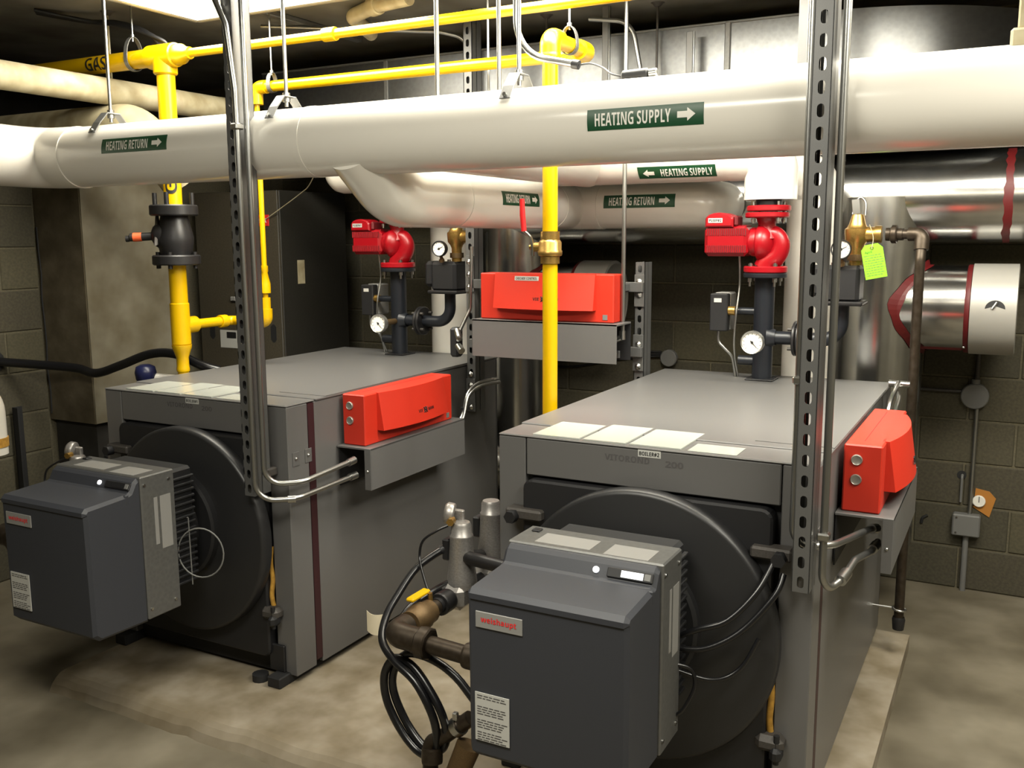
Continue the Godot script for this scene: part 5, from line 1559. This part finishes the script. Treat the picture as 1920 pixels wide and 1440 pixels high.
	for k in 3:
		part("cable", mb().tube(curve([V(-1.2, 0.95 + k * 0.02, -2.325), V(-0.85, 0.93 + k * 0.035, -2.325), V(-0.55, 0.99 + k * 0.02, -2.325), V(-0.31, 1.02 + k * 0.01, -2.325)]), 0.006, 7), M.plastic_black, o)
	pipe_run("conduit", "thin wall conduit from the large round cover down to the grey box", "conduit", [V(1.187, 0.86, -2.322), V(1.187, 0.37, -2.322)], 0.010, M.emt, 0.01)
	pipe_run("conduit", "thin wall conduit rising from the large round cover", "conduit", [V(1.18, 0.99, -2.322), V(1.18, 1.5, -2.322)], 0.010, M.lug_iron, 0.01)
	pipe_run("conduit", "thin wall conduit running left from the large round cover", "conduit", [V(0.7, 0.935, -2.322), V(1.12, 0.935, -2.322)], 0.008, M.lug_iron, 0.01)
	pipe_run("conduit", "wider conduit from the grey box down to the floor at the back wall", "conduit", [V(1.178, 0.265, -2.32), V(1.178, 0.0, -2.32)], 0.013, M.grey_plastic, 0.01)
	o = thing("outlet_box", "square grey metal box on the back wall near the floor at right", "junction box", V(1.176, 0.267, -2.32))
	part("box", mb().bx(1.118, 1.234, 0.268, 0.37, -2.337, -2.285, 0.006), M.grey_plastic, o)
	var sc := mb()
	for q in [[1.135, 0.355], [1.135, 0.283]]:
		sc.cyl(V(q[0], q[1], -2.286), V(q[0], q[1], -2.283), 0.005, 8)
	part("screw", sc, M.lug_iron, o)
	o = thing("wall_gauge", "small white dial on a brown card beside the wall conduit", "gauge", V(1.23, 0.38, -2.32))
	part("card", mb().slab([Vector2(1.2, 0.40), Vector2(1.268, 0.36), Vector2(1.29, 0.45), Vector2(1.262, 0.48), Vector2(1.205, 0.49)], 0.004, Transform3D(Basis(), V(0, 0, -2.336))), M.cardboard, o)
	part("dial", mb().cyl(V(1.222, 0.432, -2.334), V(1.222, 0.432, -2.318), 0.027, 24, 0.003), M.dial, o)
	part("pointer", mb().bx(1.2205, 1.2235, 0.428, 0.456, -2.318, -2.3165), M.black_ink, o)
	o = thing("wall_hole", "dark hole with a short pale conduit stub beside the wall conduit", "hole", V(1.145, 0.45, -2.33))
	part("opening", mb().cyl(V(1.143, 0.545, -2.337), V(1.143, 0.545, -2.3335), 0.02, 20), M.base_black, o)
	part("stub", mb().tube(bend([V(1.146, 0.545, -2.336), V(1.146, 0.54, -2.32), V(1.146, 0.42, -2.324)], 0.012), 0.006, 10), M.grey_plastic, o)
	o = thing("wall_hole", "small dark chipped hole in the back wall right of the right bracket", "hole", V(0.99, 0.31, -2.33))
	part("chip", mb().tube(curve([V(1.01, 0.335, -2.335), V(0.99, 0.32, -2.333), V(0.985, 0.295, -2.335)]), 0.007, 7), M.base_black, o)


func _ready() -> void:
	make_materials()
	view_and_light()
	lights()
	room()
	var D := V(-1.771, 0, -0.0625)
	var b := make_boiler()
	boiler_marks(b, 0, 0, "BOILER#2")
	var b1 := dup(b, D, "left grey boiler behind the other slotted post, dark red strip down its side", "grey boilers on the pad")
	fix_marks(b1, "BOILER#1")
	var u := make_burner()
	var u1 := dup(u, D + V(0, 0, 0.045), "dark grey burner on the left boiler at the left edge of the frame", "burners on the boiler doors")
	for c in u1.find_children("screen*", "", true, false):
		c.material_override = M.plastic_black
	var sy := 0.886
	make_bracket(0.923, sy, -0.26, 0.66, "grey bracket under the right orange panel with conduits entering its end")
	make_control(0.923, sy, -0.285, 0.6, "orange control panel on the side of the right boiler, seen end on")
	make_bracket(0.923 + D.x, sy, -0.26 + D.z, 0.66, "grey bracket under the left orange panel on the left boiler's side")
	make_control(0.923 + D.x, sy, -0.285 + D.z, 0.6, "orange control panel on the side of the left boiler, its face to the aisle")
	var p := make_pump()
	var p1 := dup(p, D, "red circulator pump above the left boiler, half hidden by the white return sweep", "red circulator pumps")
	pump_label(p, Vector3.ZERO, "PUMP#2")
	pump_label(p1, D, "PUMP#1")
	dup(make_riser(), D, "black flanged riser pipe standing on the left boiler under its red pump", "black risers under the pumps")
	dup(make_thermometer(), D, "round dial gauge on the black riser above the left boiler top")
	dup(make_switch(), D, "black and grey limit switch box left of the left boiler riser")
	dup(make_cutoff(), D, "black low water cutoff box above the left boiler, before the white riser")
	dup(make_pressure_gauge(), D, "small white faced pressure gauge on the cutoff box above the left boiler")
	dup(make_relief(), D, "brass relief valve above the left boiler, half under the white return pipe")
	insulated()
	gas_lines()
	ducts()
	supports()
	centre_control()
	var g := make_gas_train()
	var g1 := dup(g, D, "gas train mostly hidden beyond the left burner, its metal head showing", "gas trains beside the burners")
	for c in g1.get_children():
		for w in ["lower_pipe", "hose_clamp", "drain_pipe", "drain_ring"]:
			if String(c.name).begins_with(w) or (String(c.name).begins_with("fitting") and (c.mesh as ArrayMesh).get_aabb().position.y < 0.4):
				g1.remove_child(c)
				c.queue_free()
				break
	for c in u1.get_children():
		if String(c.name).begins_with("cable"):
			u1.remove_child(c)
			c.queue_free()
	gas_extras()
	sundries()


# the left boiler's own name sticker
func fix_marks(o: Node3D, no: String) -> void:
	for c in o.get_children():
		if String(c.name).begins_with("name_sticker"):
			for t in c.get_children():
				t.mesh = mb().text(no, 0.057, 0.011, func(q: float, w: float, h: float) -> Vector3: return V(0.4645 + q, 1.0567 + w, h), 0.002).mesh()
